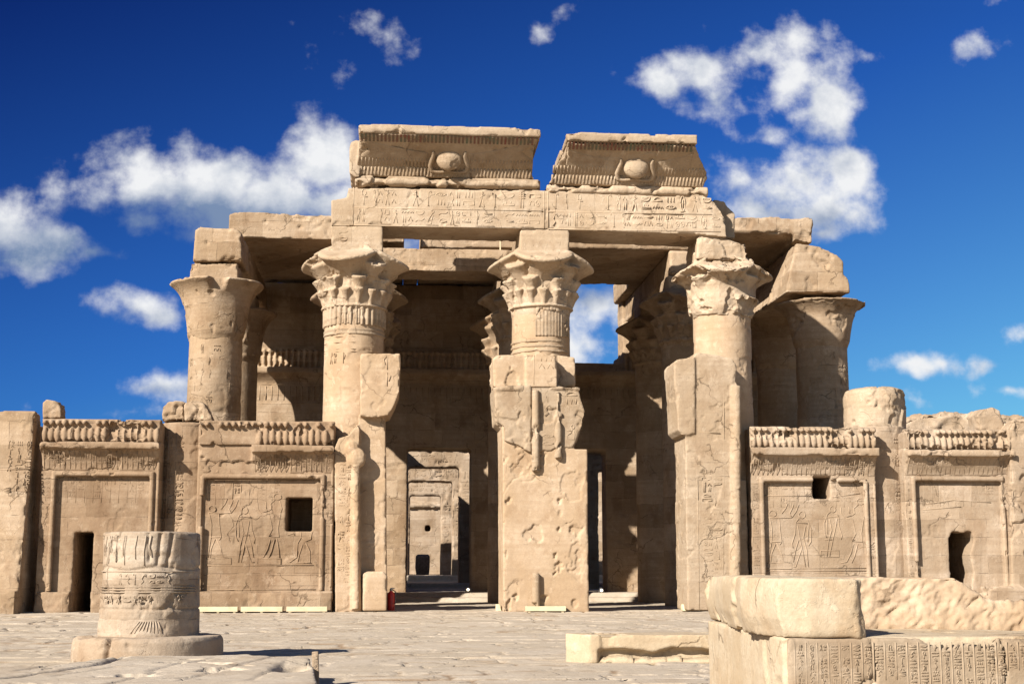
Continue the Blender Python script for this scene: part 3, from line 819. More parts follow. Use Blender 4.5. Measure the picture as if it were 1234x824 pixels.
def copy_column(src, x, y, label, group, rotz=0.0):
    r = src.copy(); COL.objects.link(r); r.location = (x, y, 0); r.rotation_euler = (0, 0, rotz)
    props(r, label, 'column', group)
    for ch in list(src.children):
        c = ch.copy(); COL.objects.link(c); c.parent = r
    return r
copy_column(ct, CX[2], Y2, 'hall column behind the centre pillar, blossoms peeping out at its left', 'columns of the second row', R_(90))
copy_column(ct, CX[3], Y2, 'dark hall column close behind the battered right capital', 'columns of the second row', R_(180))
copy_column(ct, CX[1], Y3, 'deep hall column just left of the lit doorway, mostly hidden', 'columns of the third row', R_(45))
copy_column(ct, CX[2], Y3, 'deep hall column behind the centre pillar, lowest blossom at its left', 'columns of the third row', R_(90))
copy_column(ct, CX[3], Y3, 'deep hall column right of the sky opening with one sunlit blossom', 'columns of the third row', R_(0))
b3 = bell_column(CX[0], Y3, 'slim-looking bell column in shade right behind the far left column', None, 40, group='columns of the third row', vox=.06)
copy_column(b3, CX[4], Y3, 'dark bell column between the battered column and the far right bell column', 'columns of the third row', R_(70))
# ------------------------------------------------------------------ front architrave and the two cornice blocks
s = S()
s.prism(OUT([(399,273),(399,241),(417,238),(420,226),(650,229),(846,234),(858,238),(866,250),(873,262),(876,286),(843,282.5),(686,277),(627,275.5),(461,272)], 0), 0, 2.1)
s.prism(OUT([(860,240),(874,243),(886,258),(886,287),(860,287)], 1.0), 1.0, 2.1)
zA, zB, zC, zD = PZ(270,0,540), PZ(253,0,540), PZ(250,0,540), PZ(230,0,540)
u0, u1, u2 = PX(430,0,250), PX(655,0,250), PX(868,0,260)
def arow(xa, xb, za, zb, seedv):
    r = random.Random(seedv); st = row_text(xa, xb, za, zb, r, .85, .10, .03)
    return st + [[(xa - .1, za - .10), (xb, za - .10)]]
k = (PZ(282,0,843) - PZ(272,0,461)) / (PX(843,0,282) - PX(461,0,272))
st = arow(u0, u1, zA, zB, 1) + arow(u0, u1, zC + .03, zD, 2) + arow(u1 + .25, u2, zA, zB, 3) + arow(u1 + .25, u2 - .3, zC + .03, zD, 4) + [[(u0 - .12, zA - .1), (u0 - .12, zD + .05)], [(u1 + .02, zA - .1), (u1 + .02, zD + .05)], [(u1 + .16, zA - .1), (u1 + .16, zD + .05)]]
o = stone('architrave', s, M_arch, None, seed=50, vox=.04, amp=.004, fine=.003, wear=.10, chip=.03, chipt=.64, extra=[ridges(st, flatY(0), .022, .016)])
props(o, 'long stone lintel carved with two rows of hieroglyphs across three front capitals', 'architrave')

OVER = 1.2
def cav(tt): return -OVER * (1 - math.cos(tt * math.pi / 2)) ** 0.85
def cornice(label, xl0, xr0, pyb, pyt, pyf, ctr, lev_l, lev_r, torus_x, seed, left_chunk=None):
    """lev_l / lev_r: picture x of the left and right end at heights t = 0..1"""
    zb, zt = PZ(pyb, 0, ctr), PZ(pyt, -OVER, ctr); zf = PZ(pyf, -OVER, ctr)
    base = thing('cornice', (PX(ctr, 0, pyb), 0.9, zb), label, 'cornice', 'winged-disk cornice blocks')
    def ends(tt):
        return np.interp(tt, [q[0] for q in lev_l], [q[1] for q in lev_l]), np.interp(tt, [q[0] for q in lev_r], [q[1] for q in lev_r])
    s = S(); lv = []
    for i in range(25):
        tt = i / 24; z = zb + (zf - zb) * tt; y = cav(tt)
        py = pyb + (pyt - pyb) * tt
        a, b = ends(tt); lv.append((z, PX(a, y, py), PX(b, y, py), y, 2.8))
    s.levels(lv)
    if left_chunk: s.prism(OUT(left_chunk, -.15), -.15, 1.9)
    # wing feathers: short upright ribs at the foot, long ribs fanning from the disk above
    zsurf = lambda u, v, h: (u, cav((v - zb) / (zf - zb)) - h, v)
    xlo, xhi = max(q[1] for q in lv) + .06, min(q[2] for q in lv) - .06
    xa, xb = lv[3][1] + .05, lv[3][2] - .05; x0 = PX(ctr, -.2, (pyb + pyt) / 2); H = zf - zb
    st = []
    u = xa
    while u < xb:
        if abs(u - x0) > .1: st.append([(u, zb + .03 * H), (u, zb + .14 * H), (u, zb + .25 * H)])
        if abs(u - x0) > .75: st.append([(u + .03, zb + .28 * H), (u + .03, zb + .38 * H), (u + .03, zb + .47 * H)])
        u += .125
    for sgn in (-1, 1):
        L_ = (xb - x0) if sgn > 0 else (x0 - xa)
        for i in range(15):
            f = i / 14
            v0 = zb + (.42 + .16 * f) * H; v1 = zb + (.50 + .36 * f ** 1.1) * H
            q = []
            for j in range(12):
                w = j / 11
                uu = x0 + sgn * (.75 + (L_ - .8 - .9 * (1 - abs(2 * f - 1)) * .4) * w)
                uu = min(max(uu, ends(min(1, (v0 - zb) / H))[0] * 0 + xlo), xhi)
                q.append((uu, min(v0 + (v1 - v0) * w ** 1.3, zb + .86 * H)))
            st.append(q)
    stone('cavetto', s, M_arch, base, seed=seed, amp=.005, fine=.004, wear=.12, chip=.03, chipt=.62, extra=[ridges(st, zsurf, .040, .026)])
    # flat top band
    a, b = ends(1.0)
    s = S(); s.box(PX(a, -OVER, pyt) - .03, PX(b, -OVER, pyt) + .06, -OVER - .05, 2.8, zf, zt)
    stone('top_band', s, M_arch, base, seed=seed + 1, wear=.09, chip=.07, amp=.02)
    # painted stripes under the band
    s = S(); u = lv[-2][1] + .1; n = 0; col_i = []
    while u < lv[-2][2] - .12:
        v0 = zb + .82 * H; pts = [(u, v0 + (zf - .02 - v0) * q / 6) for q in range(7)]
        vv = []
        for (a_, c_) in pts:
            y = cav((c_ - zb) / H) - .03
            vv += [(a_ - .035, y, c_), (a_ + .035, y, c_)]
        s.add(vv, [(2*i, 2*i+1, 2*i+3, 2*i+2) for i in range(6)]); u += .135
    plain('painted_stripes', s, M_paint, base, True)
    # sun disk with two rearing cobras
    zc = zb + .50 * H; yc = cav(.5)
    s = S(); s.ball((x0, yc + .02, zc), (.47, .26, .47), 24, 14)
    d = stone('sun_disk', s, M_arch, base, vox=.03, seed=seed + 2, amp=.01, chip=.03, wear=0)
    s = S()
    for sg in (-1, 1):
        pts = [(x0 + sg * a_, cav((b_ - zb) / H) - .035, b_) for a_, b_ in [(-.02, zb + .17 * H), (.22, zb + .15 * H), (.42, zb + .14 * H), (.60, zb + .17 * H), (.66, zb + .30 * H), (.60, zb + .45 * H), (.55, zb + .56 * H), (.58, zb + .64 * H)]]
        s.tube(pts, [.04, .06, .07, .08, .09, .09, .08, .05], 10)
    stone('cobras', s, M_arch, base, vox=.03, seed=seed + 3, amp=.01, chip=.03, wear=0)
    # round moulding below
    s = S(); z = (zb + PZ(pyb + 11, 0, ctr)) / 2
    s.tube([(PX(torus_x[0] + (torus_x[1] - torus_x[0]) * q / 12, 0, pyb + 5), .06, z) for q in range(13)], .19, 14)
    s.box(PX(torus_x[0], 0, pyb), PX(torus_x[1], 0, pyb), .1, 1.9, z - .2, z + .2)
    stone('torus_moulding', s, M_arch, base, seed=seed + 4, wear=.1, chip=.10, amp=.03, rough=.02, chipt=.55)

def paint_mat():
    m = flat_mat('faded_paint', (0.14, 0.075, 0.05), 0.9, var=0.5, scale=3.1)
    r = m.node_tree.nodes['Color Ramp']
    r.color_ramp.elements[0].color = (0.17, 0.06, 0.04, 1); r.color_ramp.elements[1].color = (0.10, 0.11, 0.07, 1)
    return m
M_paint = paint_mat()
cornice('long cornice block with winged sun disk, left of the gap', 433, 651, 214, 152, 163, 541,
        [(0, 428), (.3, 431), (.95, 433), (1, 433)], [(0, 645), (.1, 642), (.7, 643), (.93, 646), (1, 650)], (428, 652), 60,
        left_chunk=[(421,208),(421,172),(424,169),(434,167),(434,213),(427,213)])
cornice('shorter broken cornice block with winged sun disk, right of the gap', 683, 838, 224, 161, 172, 765,
        [(0, 660), (.25, 668), (.6, 674), (.65, 680), (1, 684)], [(0, 848), (.12, 849), (.3, 854), (.75, 843), (1, 838)], (659, 853), 70)

# ------------------------------------------------------------------ roof beams and slabs over the hall
def block(name, label, cat, boxes, mat=M_wall, group=None, **kw):
    s = S()
    for b in boxes: s.box(*b)
    o = stone(name, s, mat, None, **kw); return props(o, label, cat, group)

s = S(); bx0 = PX(229, Y2 - 1, 290)
s.prism(OUT([(232,315),(235,276),(241,273),(262,275),(283,274),(291,279),(292,315)], Y2 - 1), Y2 - 1, 17.4)
o = stone('roof_beam', s, M_wall, None, vox=.06, seed=80, wear=.08, chip=.06); props(o, 'roof beam running inward from the far left column', 'beam')
s = S(); s.prism(OUT([(948,352),(951,330),(960,293),(989,297),(1008,306),(1017,315),(1017,331),(1023,334),(1025,353)], Y2 - 1), Y2 - 1, 17.4)
o = stone('roof_beam', s, M_wall, None, vox=.06, seed=81, wear=.08, chip=.06); props(o, 'crumbling stepped roof beam on the far right column', 'beam')
zb2, zt2 = PZ(327, Y2 - 1, 550), PZ(299.5, Y2 - 1, 550)
block('cross_beam', 'sunlit cross beam seen through the gap under the lintel, left of the centre capital', 'beam', [(CX[1] - .6, CX[2] - .02, Y2 - .95, Y2 + .9, zb2, zt2)], seed=82, wear=.05)
zs_ = PZ(300, 6.3, 735)
for i, lab in ((1, 'inner roof beam hidden behind the tall reeded column'), (2, 'inner roof beam behind the centre capital'), (3, 'inner roof beam with sunlit sides behind the battered capital')):
    block('roof_beam', lab, 'beam', [(CX[i] - .85, CX[i] + .85, Y2 - .95 if i == 3 else Y2 + .95, 17.4, zb2, 14.68 if i == 1 else zs_ - .004)], seed=84 + i, vox=.07)
def roof(label, pts, Y, y1, seed, mat=M_wall, under=None):
    s = S(); s.prism(OUT(pts, Y), Y, y1)
    if under: s.prism(OUT(under, Y + .05), Y + .05, y1)
    o = stone('roof_slab', s, mat, None, vox=.06, seed=seed, wear=.12, chip=.05); props(o, label, 'roof slab')
YS = 9.0
roof('roof slab over the left bay, its lit edge beside the carved lintel', [(275,285.5),(276,256),(300,255),(487,263),(487,292)], YS, 18.6, 90)
roof('roof slabs over the bay of the lit doorway, dark underside behind the cross beam', [(507,299),(507,268),(640,270),(640,299)], 9.9, 18.6, 91)
block('roof_slab', 'short rear roof slab closing the narrow gap between the bays', 'roof slab', [(PX(487, YS, 280) + .02, PX(507, 9.9, 280) - .02, 15.6, 18.5, 14.75, 15.8)], vox=.06, seed=93)
zs_ = PZ(300, 6.3, 735)
block('roof_slab', 'roof slab over the sky opening, thin lit front edge under the lintel', 'roof slab', [(CX[2] - .3, CX[3] + .95, 6.3, 13.6, zs_, zs_ + .95), (PX(757, 14, 360), CX[3] + .95, 13.5, 18.4, zs_, zs_ + .95)], vox=.06, seed=94, wear=.06)
roof('cracked roof slab over the right bay under the white cloud', [(868,278),(868,262),(938,261),(941,263),(979,262),(982,266),(979,281)], 6.6, 16.0, 92, under=[(868,281),(868,277),(979,280),(979,293),(957,291),(955,283)])

# ------------------------------------------------------------------ back wall of the hall
ZR = 14.7; YW = 17.5
d1a, d1b = PX(490, YW, 640), PX(567, YW, 640); d1t = PZ(541, YW, 528)
d2a, d2b = 7.0, PX(731, YW, 640)
hxa, hxb = PX(606, YW, 400), PX(750, YW, 400); hz = PZ(437, YW, 715)
s = S()
s.box(-9.35, d1a, YW, YW + 1.5, -.2, hz); s.box(d1a - .1, d1b + .1, YW, YW + 1.5, d1t, hz); s.box(d1b, d2a, YW, YW + 1.5, -.2, hz)
s.box(d2a - .1, d2b + .1, YW, YW + 1.5, PZ(543, YW, 715), hz); s.box(d2b, 19.5, YW, YW + 1.5, -.2, hz)
s.box(-9.35, hxa, YW, YW + 1.5, hz - .1, 14.72); s.box(hxb, 19.5, YW, YW + 1.5, hz - .1, 14.72)
s.box(hxb - .25, hxb + .1, YW + .3, YW + 1.4, hz - .1, hz + .3)
t = thing('hall_wall', (5, YW, 0), 'dark back wall of the columned hall with two doorways and a sky gap', 'wall')
st = []
for zz in (9.0, 9.9): st.append([(-8, zz), (d1a - .3, zz)])
u = -8.0
while u < 19: st.append([(u, 9.15), (u, 9.8)]); u += .28
stone('wall', s, M_wall, t, vox=.08, seed=100, extra=[ridges(st, flatY(YW), .025, .02)])
s = S(); zc0, zc1 = PZ(450, YW, 320), PZ(419, YW, 320)
lv = []
for i in range(9):
    tt = i / 8; lv.append((zc0 - .5 + tt * .5, -8.5, 19.4, YW - .35 * (1 - math.cos(tt * 1.57)), YW + .1))
s.levels(lv); s.box(-8.5, 19.4, YW - .38, YW + .1, zc0, zc0 + .28); s.box(-8.5, 19.4, YW - .15, YW + .1, zc0 + .2, hz - .25)
s.box(-8.5, hxa, YW - .15, YW + .1, hz - .3, zc1)
u = -8.3
while u < 19.2:
    if hxa - .1 < u < hxb + .1: u += .27; continue
    s.ball((u, YW - .2, zc0 + .60), (.10, .12, .36), 8, 6); s.ball((u, YW - .24, zc0 + 1.02), (.12, .10, .12), 8, 6); u += .27
stone('uraeus_frieze', s, M_wall, t, vox=.05, seed=101, wear=.03)
# inner gateways beyond the hall, one behind another, open to the sky
def gate(label, Y, th, pxl, pxr, pyt, z0, ztop, xa, xb, seed, lintel=True):
    a, b, zt = PX(pxl, Y, 640), PX(pxr, Y, 640), PZ(pyt, Y, 520)
    s = S(); s.box(xa, a, Y, Y + th, z0 - .4, ztop); s.box(b, xb, Y, Y + th, z0 - .4, ztop); s.box(a - .1, b + .1, Y, Y + th, zt, ztop)
    s.box(a - 1.2, b + 1.2, Y - .25, Y + .1, zt + 1.0, zt + 1.4)
    st = row_text(a - .8, b + .8, zt + .25, zt + .8, random.Random(seed), .9, .1, .1)
    for k in range(2): st += col_text(b + .2 + .55 * k, b + .6 + .55 * k, z0 + .8, zt - .2, random.Random(seed + k), 1, .12, .1)
    o = stone('gateway_wall', s, M_right, None, vox=.08, seed=seed, wear=.1, chip=.06, extra=[ridges(st, flatY(Y), .018, .016)]); return props(o, label, 'gateway')
gate('first inner gateway seen through the hall door, lit lintel crossed by a shadow', 31.0, 1.4, 491, 553, 563, .6, 8.6, -6, 6.6, 110)
gate('second inner gateway, smaller, framed by the first one', 40.0, 1.4, 492, 545, 580, .9, 8.0, -6, 22, 111)
gx, gz = P(497, 548, 31.0)
block('chamber_wall', 'left wall of the first inner chamber casting a slanted shadow', 'wall', [(gx - 3.2, gx - 2.0, 19.1, 30.9, .2, gz + 2.0 * .835)], mat=M_right, vox=.1, seed=118)
gate('third inner gateway, smallest frame around the far wall', 47.0, 1.2, 494, 531, 597, 1.0, 7.4, -6, 22, 117)
s = S(); xa, xb, zt = PX(494, 24, 600), PX(545, 24, 600), 8
Yf = 56.0
s.box(-6, PX(512, Yf, 640), Yf, Yf + 1.2, .8, 9); s.box(PX(519, Yf, 640), 24, Yf, Yf + 1.2, .8, 9); s.box(-6, 24, Yf, Yf + 1.2, PZ(633, Yf, 515), 9); s.box(-6, 24, Yf, Yf + 1.2, .8, PZ(640, Yf, 515))
s.box(-6, 24, Yf - .3, Yf, PZ(612, Yf, 515), PZ(606, Yf, 515))
s.box(PX(505, Yf, 640), PX(526, Yf, 640), Yf + 1.15, Yf + 1.5, 1.5, 5)  # backing added behind the hole so it stays dark instead of showing sky
o = stone('sanctuary_wall', s, M_right, None, vox=.08, seed=112, wear=.1); props(o, 'sunlit far wall with a small square hole at the end of the passage', 'wall')
s = S(); s.levels([(.95, PX(502, 50, 680), PX(517, 50, 680), 50, 51.0), (1.5, PX(500.5, 50, 680), PX(518, 50, 680), 49.95, 51.05), (PZ(670, 50, 509), PX(501, 50, 680), PX(518, 50, 680), 50, 51), (PZ(667.5, 50, 509), PX(503, 50, 680), PX(516, 50, 680), 50.1, 50.9)])
o = stone('granite_block', s, M_black, None, vox=.04, seed=113, wear=.05); props(o, 'dark grey granite block standing at the end of the passage', 'block')
gate('inner gateway glimpsed right of the centre pillar', 27.0, 1.4, 722, 772, 566, .4, 8.4, 7.0, 22, 114)

# low outer walls, out of view, added to darken the hall
block('shading_side_wall', 'unseen low outer wall added at the left to darken the hall', 'wall', [(-13.0, -12.2, .6, 18, -.2, 6.3)], seed=115, vox=.12)
block('shading_side_wall', 'unseen low outer wall added at the right to darken the hall', 'wall', [(22.0, 22.8, .6, 18, -.2, 6.0)], seed=116, vox=.12)

# ------------------------------------------------------------------ screen walls between the front columns
YF, YB = -.42, -.30            # border face, sunk field face
def screen(label, pxl, pxr, pyct, pybt, pybb, frame, plinth_py, opening, mat, seed, figures=None, ragged=(), broken=None, door=False, missing=None, gsize=.22):
    fl, ft, fr = frame
    mid = (pxl + pxr) / 2
    x0, x1 = PX(pxl, YF, 620), PX(pxr, YF, 620)
    zt = PZ(pyct, -.6, mid); zb0, zb1 = PZ(pybb, -.8, mid), PZ(pybt, -.8, mid)
    fx0, fx1, fz = PX(fl, YF, 640), PX(fr, YF, 640), PZ(ft, YF, mid)
    zp = PZ(plinth_py, YF - .1, mid) if plinth_py else .75
    t = thing('screen_wall', ((x0 + x1) / 2, 0, 0), label, 'screen wall', 'carved screen walls of the front')
    ox0, oz1, ox1, oz0 = PX(opening[0], YB, opening[1]), PZ(opening[1], YB, opening[0]), PX(opening[2], YB, opening[1]), PZ(opening[3], YB, opening[0])
    if door: oz0 = -.3
    s = S()
    s.box(x0, ox0, YB, .55, -.2, zt - .1); s.box(ox1, x1, YB, .55, -.2, zt - .1); s.box(ox0 - .05, ox1 + .05, YB, .55, oz1, zt - .1)
    if not door: s.box(ox0 - .05, ox1 + .05, YB, .55, -.2, oz0)
    for a, b, c, d in ((x0, fx0, -.2, zt - .1), (fx1, x1, -.2, zt - .1)): s.box(a, b, YF, .5, c, d)
    s.box(fx0 - .05, fx1 + .05, YF, .5, fz, zt - .1) if not (ox1 > fx0 and oz1 > fz + .05) else (s.box(fx0 - .05, ox0, YF, .5, fz, zt - .1), s.box(ox1, fx1 + .05, YF, .5, fz, zt - .1), s.box(ox0 - .05, ox1 + .05, YF, .5, oz1, zt - .1))
    dp = 2.6 if door else 2.0; w_ = .25; bz = -.2 if door else oz0  # closed box added behind the opening to keep it dark
    s.box(ox0 - w_, ox0, .4, dp, bz - w_, oz1 + w_); s.box(ox1, ox1 + w_, .4, dp, bz - w_, oz1 + w_); s.box(ox0 - w_, ox1 + w_, .4, dp, oz1, oz1 + w_); s.box(ox0 - w_, ox1 + w_, .4, dp, bz - w_, bz); s.box(ox0 - w_, ox1 + w_, dp, dp + .2, bz - w_, oz1 + w_)
    for rg_ in ragged: s.prism(OUT(rg_, YB), YB - .01, .5)
    ex = []
    r = random.Random(seed)
    if figures: ex.append(ridges([[P(a, b, YB) for a, b in f] for f in figures], flatY(YB), .022, .020))
    st = []
    # sign columns over the scene and along the borders
    nrow = int((fx1 - fx0 - .3) / (gsize + .06))
    for kx in range(nrow):
        uu = fx0 + .18 + kx * (gsize + .06)
        if uu < ox1 + .05 and uu + gsize > ox0 - .05 and oz1 > fz - .9: continue
        if r.random() < .8: st += col_text(uu, uu + gsize, fz - r.uniform(.55, 1.0), fz - .12, r, 1, .12, .1)
        st.append([(uu - .03, fz - .95), (uu - .03, fz - .12)])
    if not door:
        st += [[(fx0 + .1, zp + .18), (fx1 - .1, zp + .18)], [(fx0 + .1, zp + .52), (fx1 - .1, zp + .52)]]
    ex.append(ridges(st, flatY(YB), .013, .006))
    if fx0 - x0 > .28: ex.append(ridges(col_text(x0 + .06, fx0 - .12, zp + .3, fz - .1, r, 1, .15, .2), flatY(YF), .014, .008))
    if x1 - fx1 > .28: ex.append(ridges(col_text(fx1 + .12, x1 - .05, zp + .3, fz - .1, r, 1, .15, .2), flatY(YF), .014, .008))
    stone('wall', s, mat, t, seed=seed, vox=.035, extra=ex, amp=.005, fine=.004, chip=.02, chipt=.64)
    # cornice with overhanging band
    s = S(); H = zb0 - fz - .1; lv = []
    prof = lambda tt: YF - .02 - .33 * (1 - math.cos(tt * 1.57))
    if broken:
        bx = PX(broken, -.7, pybt)
    xs0 = bx if broken else x0
    for i in range(10):
        tt = i / 9; lv.append((fz + .1 + H * tt, xs0, x1, prof(tt), .4))
    s.levels(lv); s.box(xs0 - .02, x1 + .02, -.93, .4, zb0, zb1)
    if broken:
        s.levels([(fz + .1, x0, xs0 + .1, YF - .02, .4), (fz + .5, x0, xs0 + .1, YF - .06, .4), (zb1 - .1, x0, xs0 + .1, -.50, .4), (zb1 + .3, x0, xs0 + .1, -.5, .4)])
    s.box(x0, x1, -.50, .35, zb1 - .05, zt - .06)
    st = []
    uu = xs0 + .1
    while uu < x1 - .2:
        st.append([(uu, fz + .16), (uu, fz + .1 + H * .5), (uu, fz + .1 + H * .93)])
        if r.random() < .8: st += col_text(uu + .03, uu + .13, fz + .2, fz + H * .9, r, 1.4, .2, .1)
        uu += .17
    surf = lambda u, v, h: (u, prof(min(1, max(0, (v - fz - .1) / H))) - h, v)
    stone('cornice', s, mat, t, seed=seed + 1, vox=.045, wear=.09, chip=.05 if not broken else .09, chipt=.58, extra=[ridges(st, surf, .012, .004)])
    # row of rearing cobras with disks
    s = S(); n = max(8, int(round((x1 - x0) / .215))); w = (x1 - x0) / n
    hb = zt - zb1
    for i in range(n):
        xx = x0 + w * (i + .5)
        if not (broken and xx < bx + .05):
            q_ = r.uniform(.8, 1.06)
            if r.random() > .06: s.ball((xx + r.uniform(-.01, .01), -.66, zb1 + hb * .30), (w * .47, .13 * q_, hb * .37 * q_), 10, 8)
        if not (missing and missing[0] < i / n < missing[1]):
            if r.random() > .10: s.ball((xx, -.70, zb1 + hb * .83), (w * .40, .14 * r.uniform(.7, 1.05), hb * .13 * r.uniform(.75, 1.1)), 10, 6)
            s.ball((xx, -.52, zb1 + hb * .70), (w * .15, .08, hb * .14), 8, 6)
    s.box(x0 + .02, x1 - .02, -.61, -.2, zb1 + .02, zt - .04); s.box(x0, x1, -.62, -.3, zt - .07, zt)
    stone('uraeus_frieze', s, mat, t, seed=seed + 2, vox=.03, amp=.01, chip=.08, wear=.03, chipt=.56)
    # round frame moulding
    s = S(); rt = .085
    if broken:
        s.tube([(fx0, YF - .02, PZ(597, YF, fl)), (fx0, YF - .02, fz)], rt, 10); s.tube([(fx0, YF - .02, zp), (fx0, YF - .02, PZ(634, YF, fl))], rt, 10)
        s.tube([(fx0, YF - .02, fz), (fx1, YF - .02, fz)], rt, 10)
    else:
        if opening and oz1 > fz - .1 and not door:
            s.tube([(fx0, YF - .02, fz), (ox0 - .03, YF - .02, fz)], rt, 10); s.tube([(ox1 + .2, YF - .02, fz), (fx1, YF - .02, fz)], rt, 10)
        else: s.tube([(fx0, YF - .02, fz), (fx1, YF - .02, fz)], rt, 10)
        s.tube([(fx0, YF - .02, zp), (fx0, YF - .02, fz + rt)], rt, 10)
    s.tube([(fx1, YF - .02, zp), (fx1, YF - .02, fz + rt)], rt, 10)
    s.tube([(x1 - .06, YF + .02, zp), (x1 - .06, YF + .02, zb0 - .1)], .06, 8)
    stone('torus_frame', s, mat, t, seed=seed + 3, vox=.03, amp=.008, chip=.06, wear=0)
    # plinth
    s = S()
    if door:
        s.box(x0, ox0 - .02, YF - .12, .4, -.2, zp); stone('plinth', s, mat, t, seed=seed + 5, vox=.05, wear=.08)
        s = S(); s.box(ox1 + .02, x1, YF - .12, .4, -.2, zp)
    else: s.box(x0 - .02, x1 + .02, YF - .12, .4, -.2, zp)
    stone('plinth', s, mat, t, seed=seed + 4, vox=.05, wear=.08)
    return t

def Z2(pts, ox, oy, sc): return [(ox + a / sc, oy + b / sc) for a, b in pts]
_f = lambda pts: Z2(pts, 230, 540, 4.118)
FIG2 = [_f(q) for q in [
    arc(106,300,18,16,0,360,9) + [], [(88,318),(95,335),(103,380),(100,440),(90,500),(85,545)], [(88,318),(140,322),(200,320),(222,290),(235,255)], [(150,300),(170,275),(180,250)], [(200,318),(190,300),(205,270),(208,255)], [(138,325),(142,380),(150,440),(100,440)], [(120,450),(100,500),(95,545),(120,545)], [(125,445),(150,500),(160,540),(190,545)], [(150,440),(140,455)], [(80,545),(200,545),(200,575),(80,575),(80,545)],
    arc(268,307,16,18,0,360,9), [(256,322),(240,332),(222,380),(224,440),(236,460)], [(235,345),(238,400),(240,440)], [(240,350),(300,345),(302,400),(318,450),(312,470)], [(284,325),(300,345)], [(250,360),(262,420),(245,480),(236,565)], [(290,360),(280,420),(268,470),(250,565)], [(268,470),(285,520),(300,565),(315,565)], [(285,430),(300,480),(312,540)], [(250,430),(290,430)],
    arc(430,240,20,16,0,360,10), [(418,255),(395,275),(400,300),(385,310)], [(440,258),(452,300),(445,320)], [(385,310),(350,320),(332,300),(330,270)], [(375,300),(372,265)], [(345,318),(390,330),(405,400),(385,440)], [(445,320),(432,400),(438,440),(385,440),(400,430)], [(395,450),(380,500),(360,540),(330,545)], [(415,450),(400,510),(385,545)], [(425,445),(435,500),(440,545)], [(330,545),(445,545),(445,575),(330,575),(330,545)],
    [(545,415),(548,440),(530,470),(525,540),(490,565)], [(600,415),(595,450),(570,460),(548,440)], [(570,470),(590,510),(592,565),(560,568)], [(555,475),(540,520),(530,565)], [(480,430),(510,420),(515,430)], [(520,565),(600,570)],
    [(75,580),(610,580)], [(95,700),(620,700)], [(90,155),(610,160)]]]
def put(k0, k1, xc, px, py, flip, sc=1.0):
    """the same carved figures elsewhere: figure strokes k0..k1 of the first scene moved to picture x = px, feet at py"""
    xs = 230 + xc / 4.118; ys = 540 + 570 / 4.118
    return [[(px + (a_ - xs) * sc * (-1 if flip else 1), py + (b_ - ys) * sc) for a_, b_ in q] for q in FIG2[k0:k1]]
FIG3 = put(0, 10, 130, 937, 684, False) + put(10, 19, 270, 966, 684, True) + put(10, 17, 270, 1004, 672, False, .92) + put(19, 29, 400, 1030, 684, False)
_s = lambda q: [(910 + a_ / 6.34, 570 + b_ / 6.34) for a_, b_ in q]
FIG3 += [_s(q) for q in [[(500,590),(640,590),(640,640),(500,640),(500,590)], [(90,725),(850,725)], [(60,170),(430,175)], [(590,180),(800,155)], [(90,745),(850,745)]]]

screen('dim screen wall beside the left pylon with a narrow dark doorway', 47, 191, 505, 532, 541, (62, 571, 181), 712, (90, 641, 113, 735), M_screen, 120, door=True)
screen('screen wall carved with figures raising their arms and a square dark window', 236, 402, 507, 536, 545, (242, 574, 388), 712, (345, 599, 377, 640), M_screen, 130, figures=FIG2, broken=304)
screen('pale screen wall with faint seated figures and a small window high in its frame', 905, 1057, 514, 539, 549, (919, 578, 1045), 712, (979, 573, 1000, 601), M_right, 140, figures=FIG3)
_h = lambda pts: Z2(pts, 1050, 450, 3.054)
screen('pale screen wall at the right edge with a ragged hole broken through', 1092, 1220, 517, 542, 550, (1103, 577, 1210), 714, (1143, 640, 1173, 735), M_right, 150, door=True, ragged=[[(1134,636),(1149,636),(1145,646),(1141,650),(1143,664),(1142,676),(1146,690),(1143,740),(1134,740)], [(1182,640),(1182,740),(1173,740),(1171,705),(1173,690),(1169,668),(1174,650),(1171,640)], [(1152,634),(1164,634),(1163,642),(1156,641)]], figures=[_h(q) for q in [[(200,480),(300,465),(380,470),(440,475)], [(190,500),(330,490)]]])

# ------------------------------------------------------------------ door jambs of the two front doorways
s = S(); YJ = -.5
s.prism(OUT([(404,738),(403,540),(408,528),(420,524),(431,511),(434,520),(431,560),(436,738)], YJ), YJ, 1.0)
s.prism(OUT([(434,468),(434,426),(482,426),(483,434),(481,472),(476,486),(469,500),(452,503),(434,501)], YJ), YJ, 1.4)
s.prism(OUT([(432,738),(432,500),(464,498),(465,545),(466,690),(466,738)], -.12), -.12, 1.6)
s.tube([P(428.5, a, YJ - .04)[:1] + (YJ - .04,) + P(428.5, a, YJ - .04)[1:] for a in (735, 690, 640, 590, 562)], .15, 10)
s.ball((P(430, 552, YJ)[0], YJ, P(430, 552, YJ)[1]), (.33, .22, .36), 10, 8)
s.ball((P(424, 540, YJ)[0], YJ + .05, P(424, 540, YJ)[1]), (.25, .2, .3), 10, 8)
st = col_text(PX(407, YJ, 640), PX(415, YJ, 640), 1.0, 5.3, random.Random(5), 1, .12, .1) + col_text(PX(416, YJ, 640), PX(423, YJ, 640), .9, 5.4, random.Random(6), 1, .12, .1)
st += col_text(PX(455, YJ, 440), PX(478, YJ, 440), PZ(470, YJ, 460), PZ(428, YJ, 460), random.Random(8), .9, .12, .1)
o = stone('door_jamb', s, M_smooth, None, seed=160, vox=.035, wear=.06, chip=.02, chipt=.58, extra=[ridges(st, flatY(YJ), .018, .009)])
props(o, 'broken left door jamb with a loose-looking stepped block beside the reeded column', 'door jamb', 'jambs of the front doorways')
s = S(); s.prism(OUT([(437,736),(437,692),(440,688),(462,688),(467,694),(466,736)], -.75), -.75, .3)
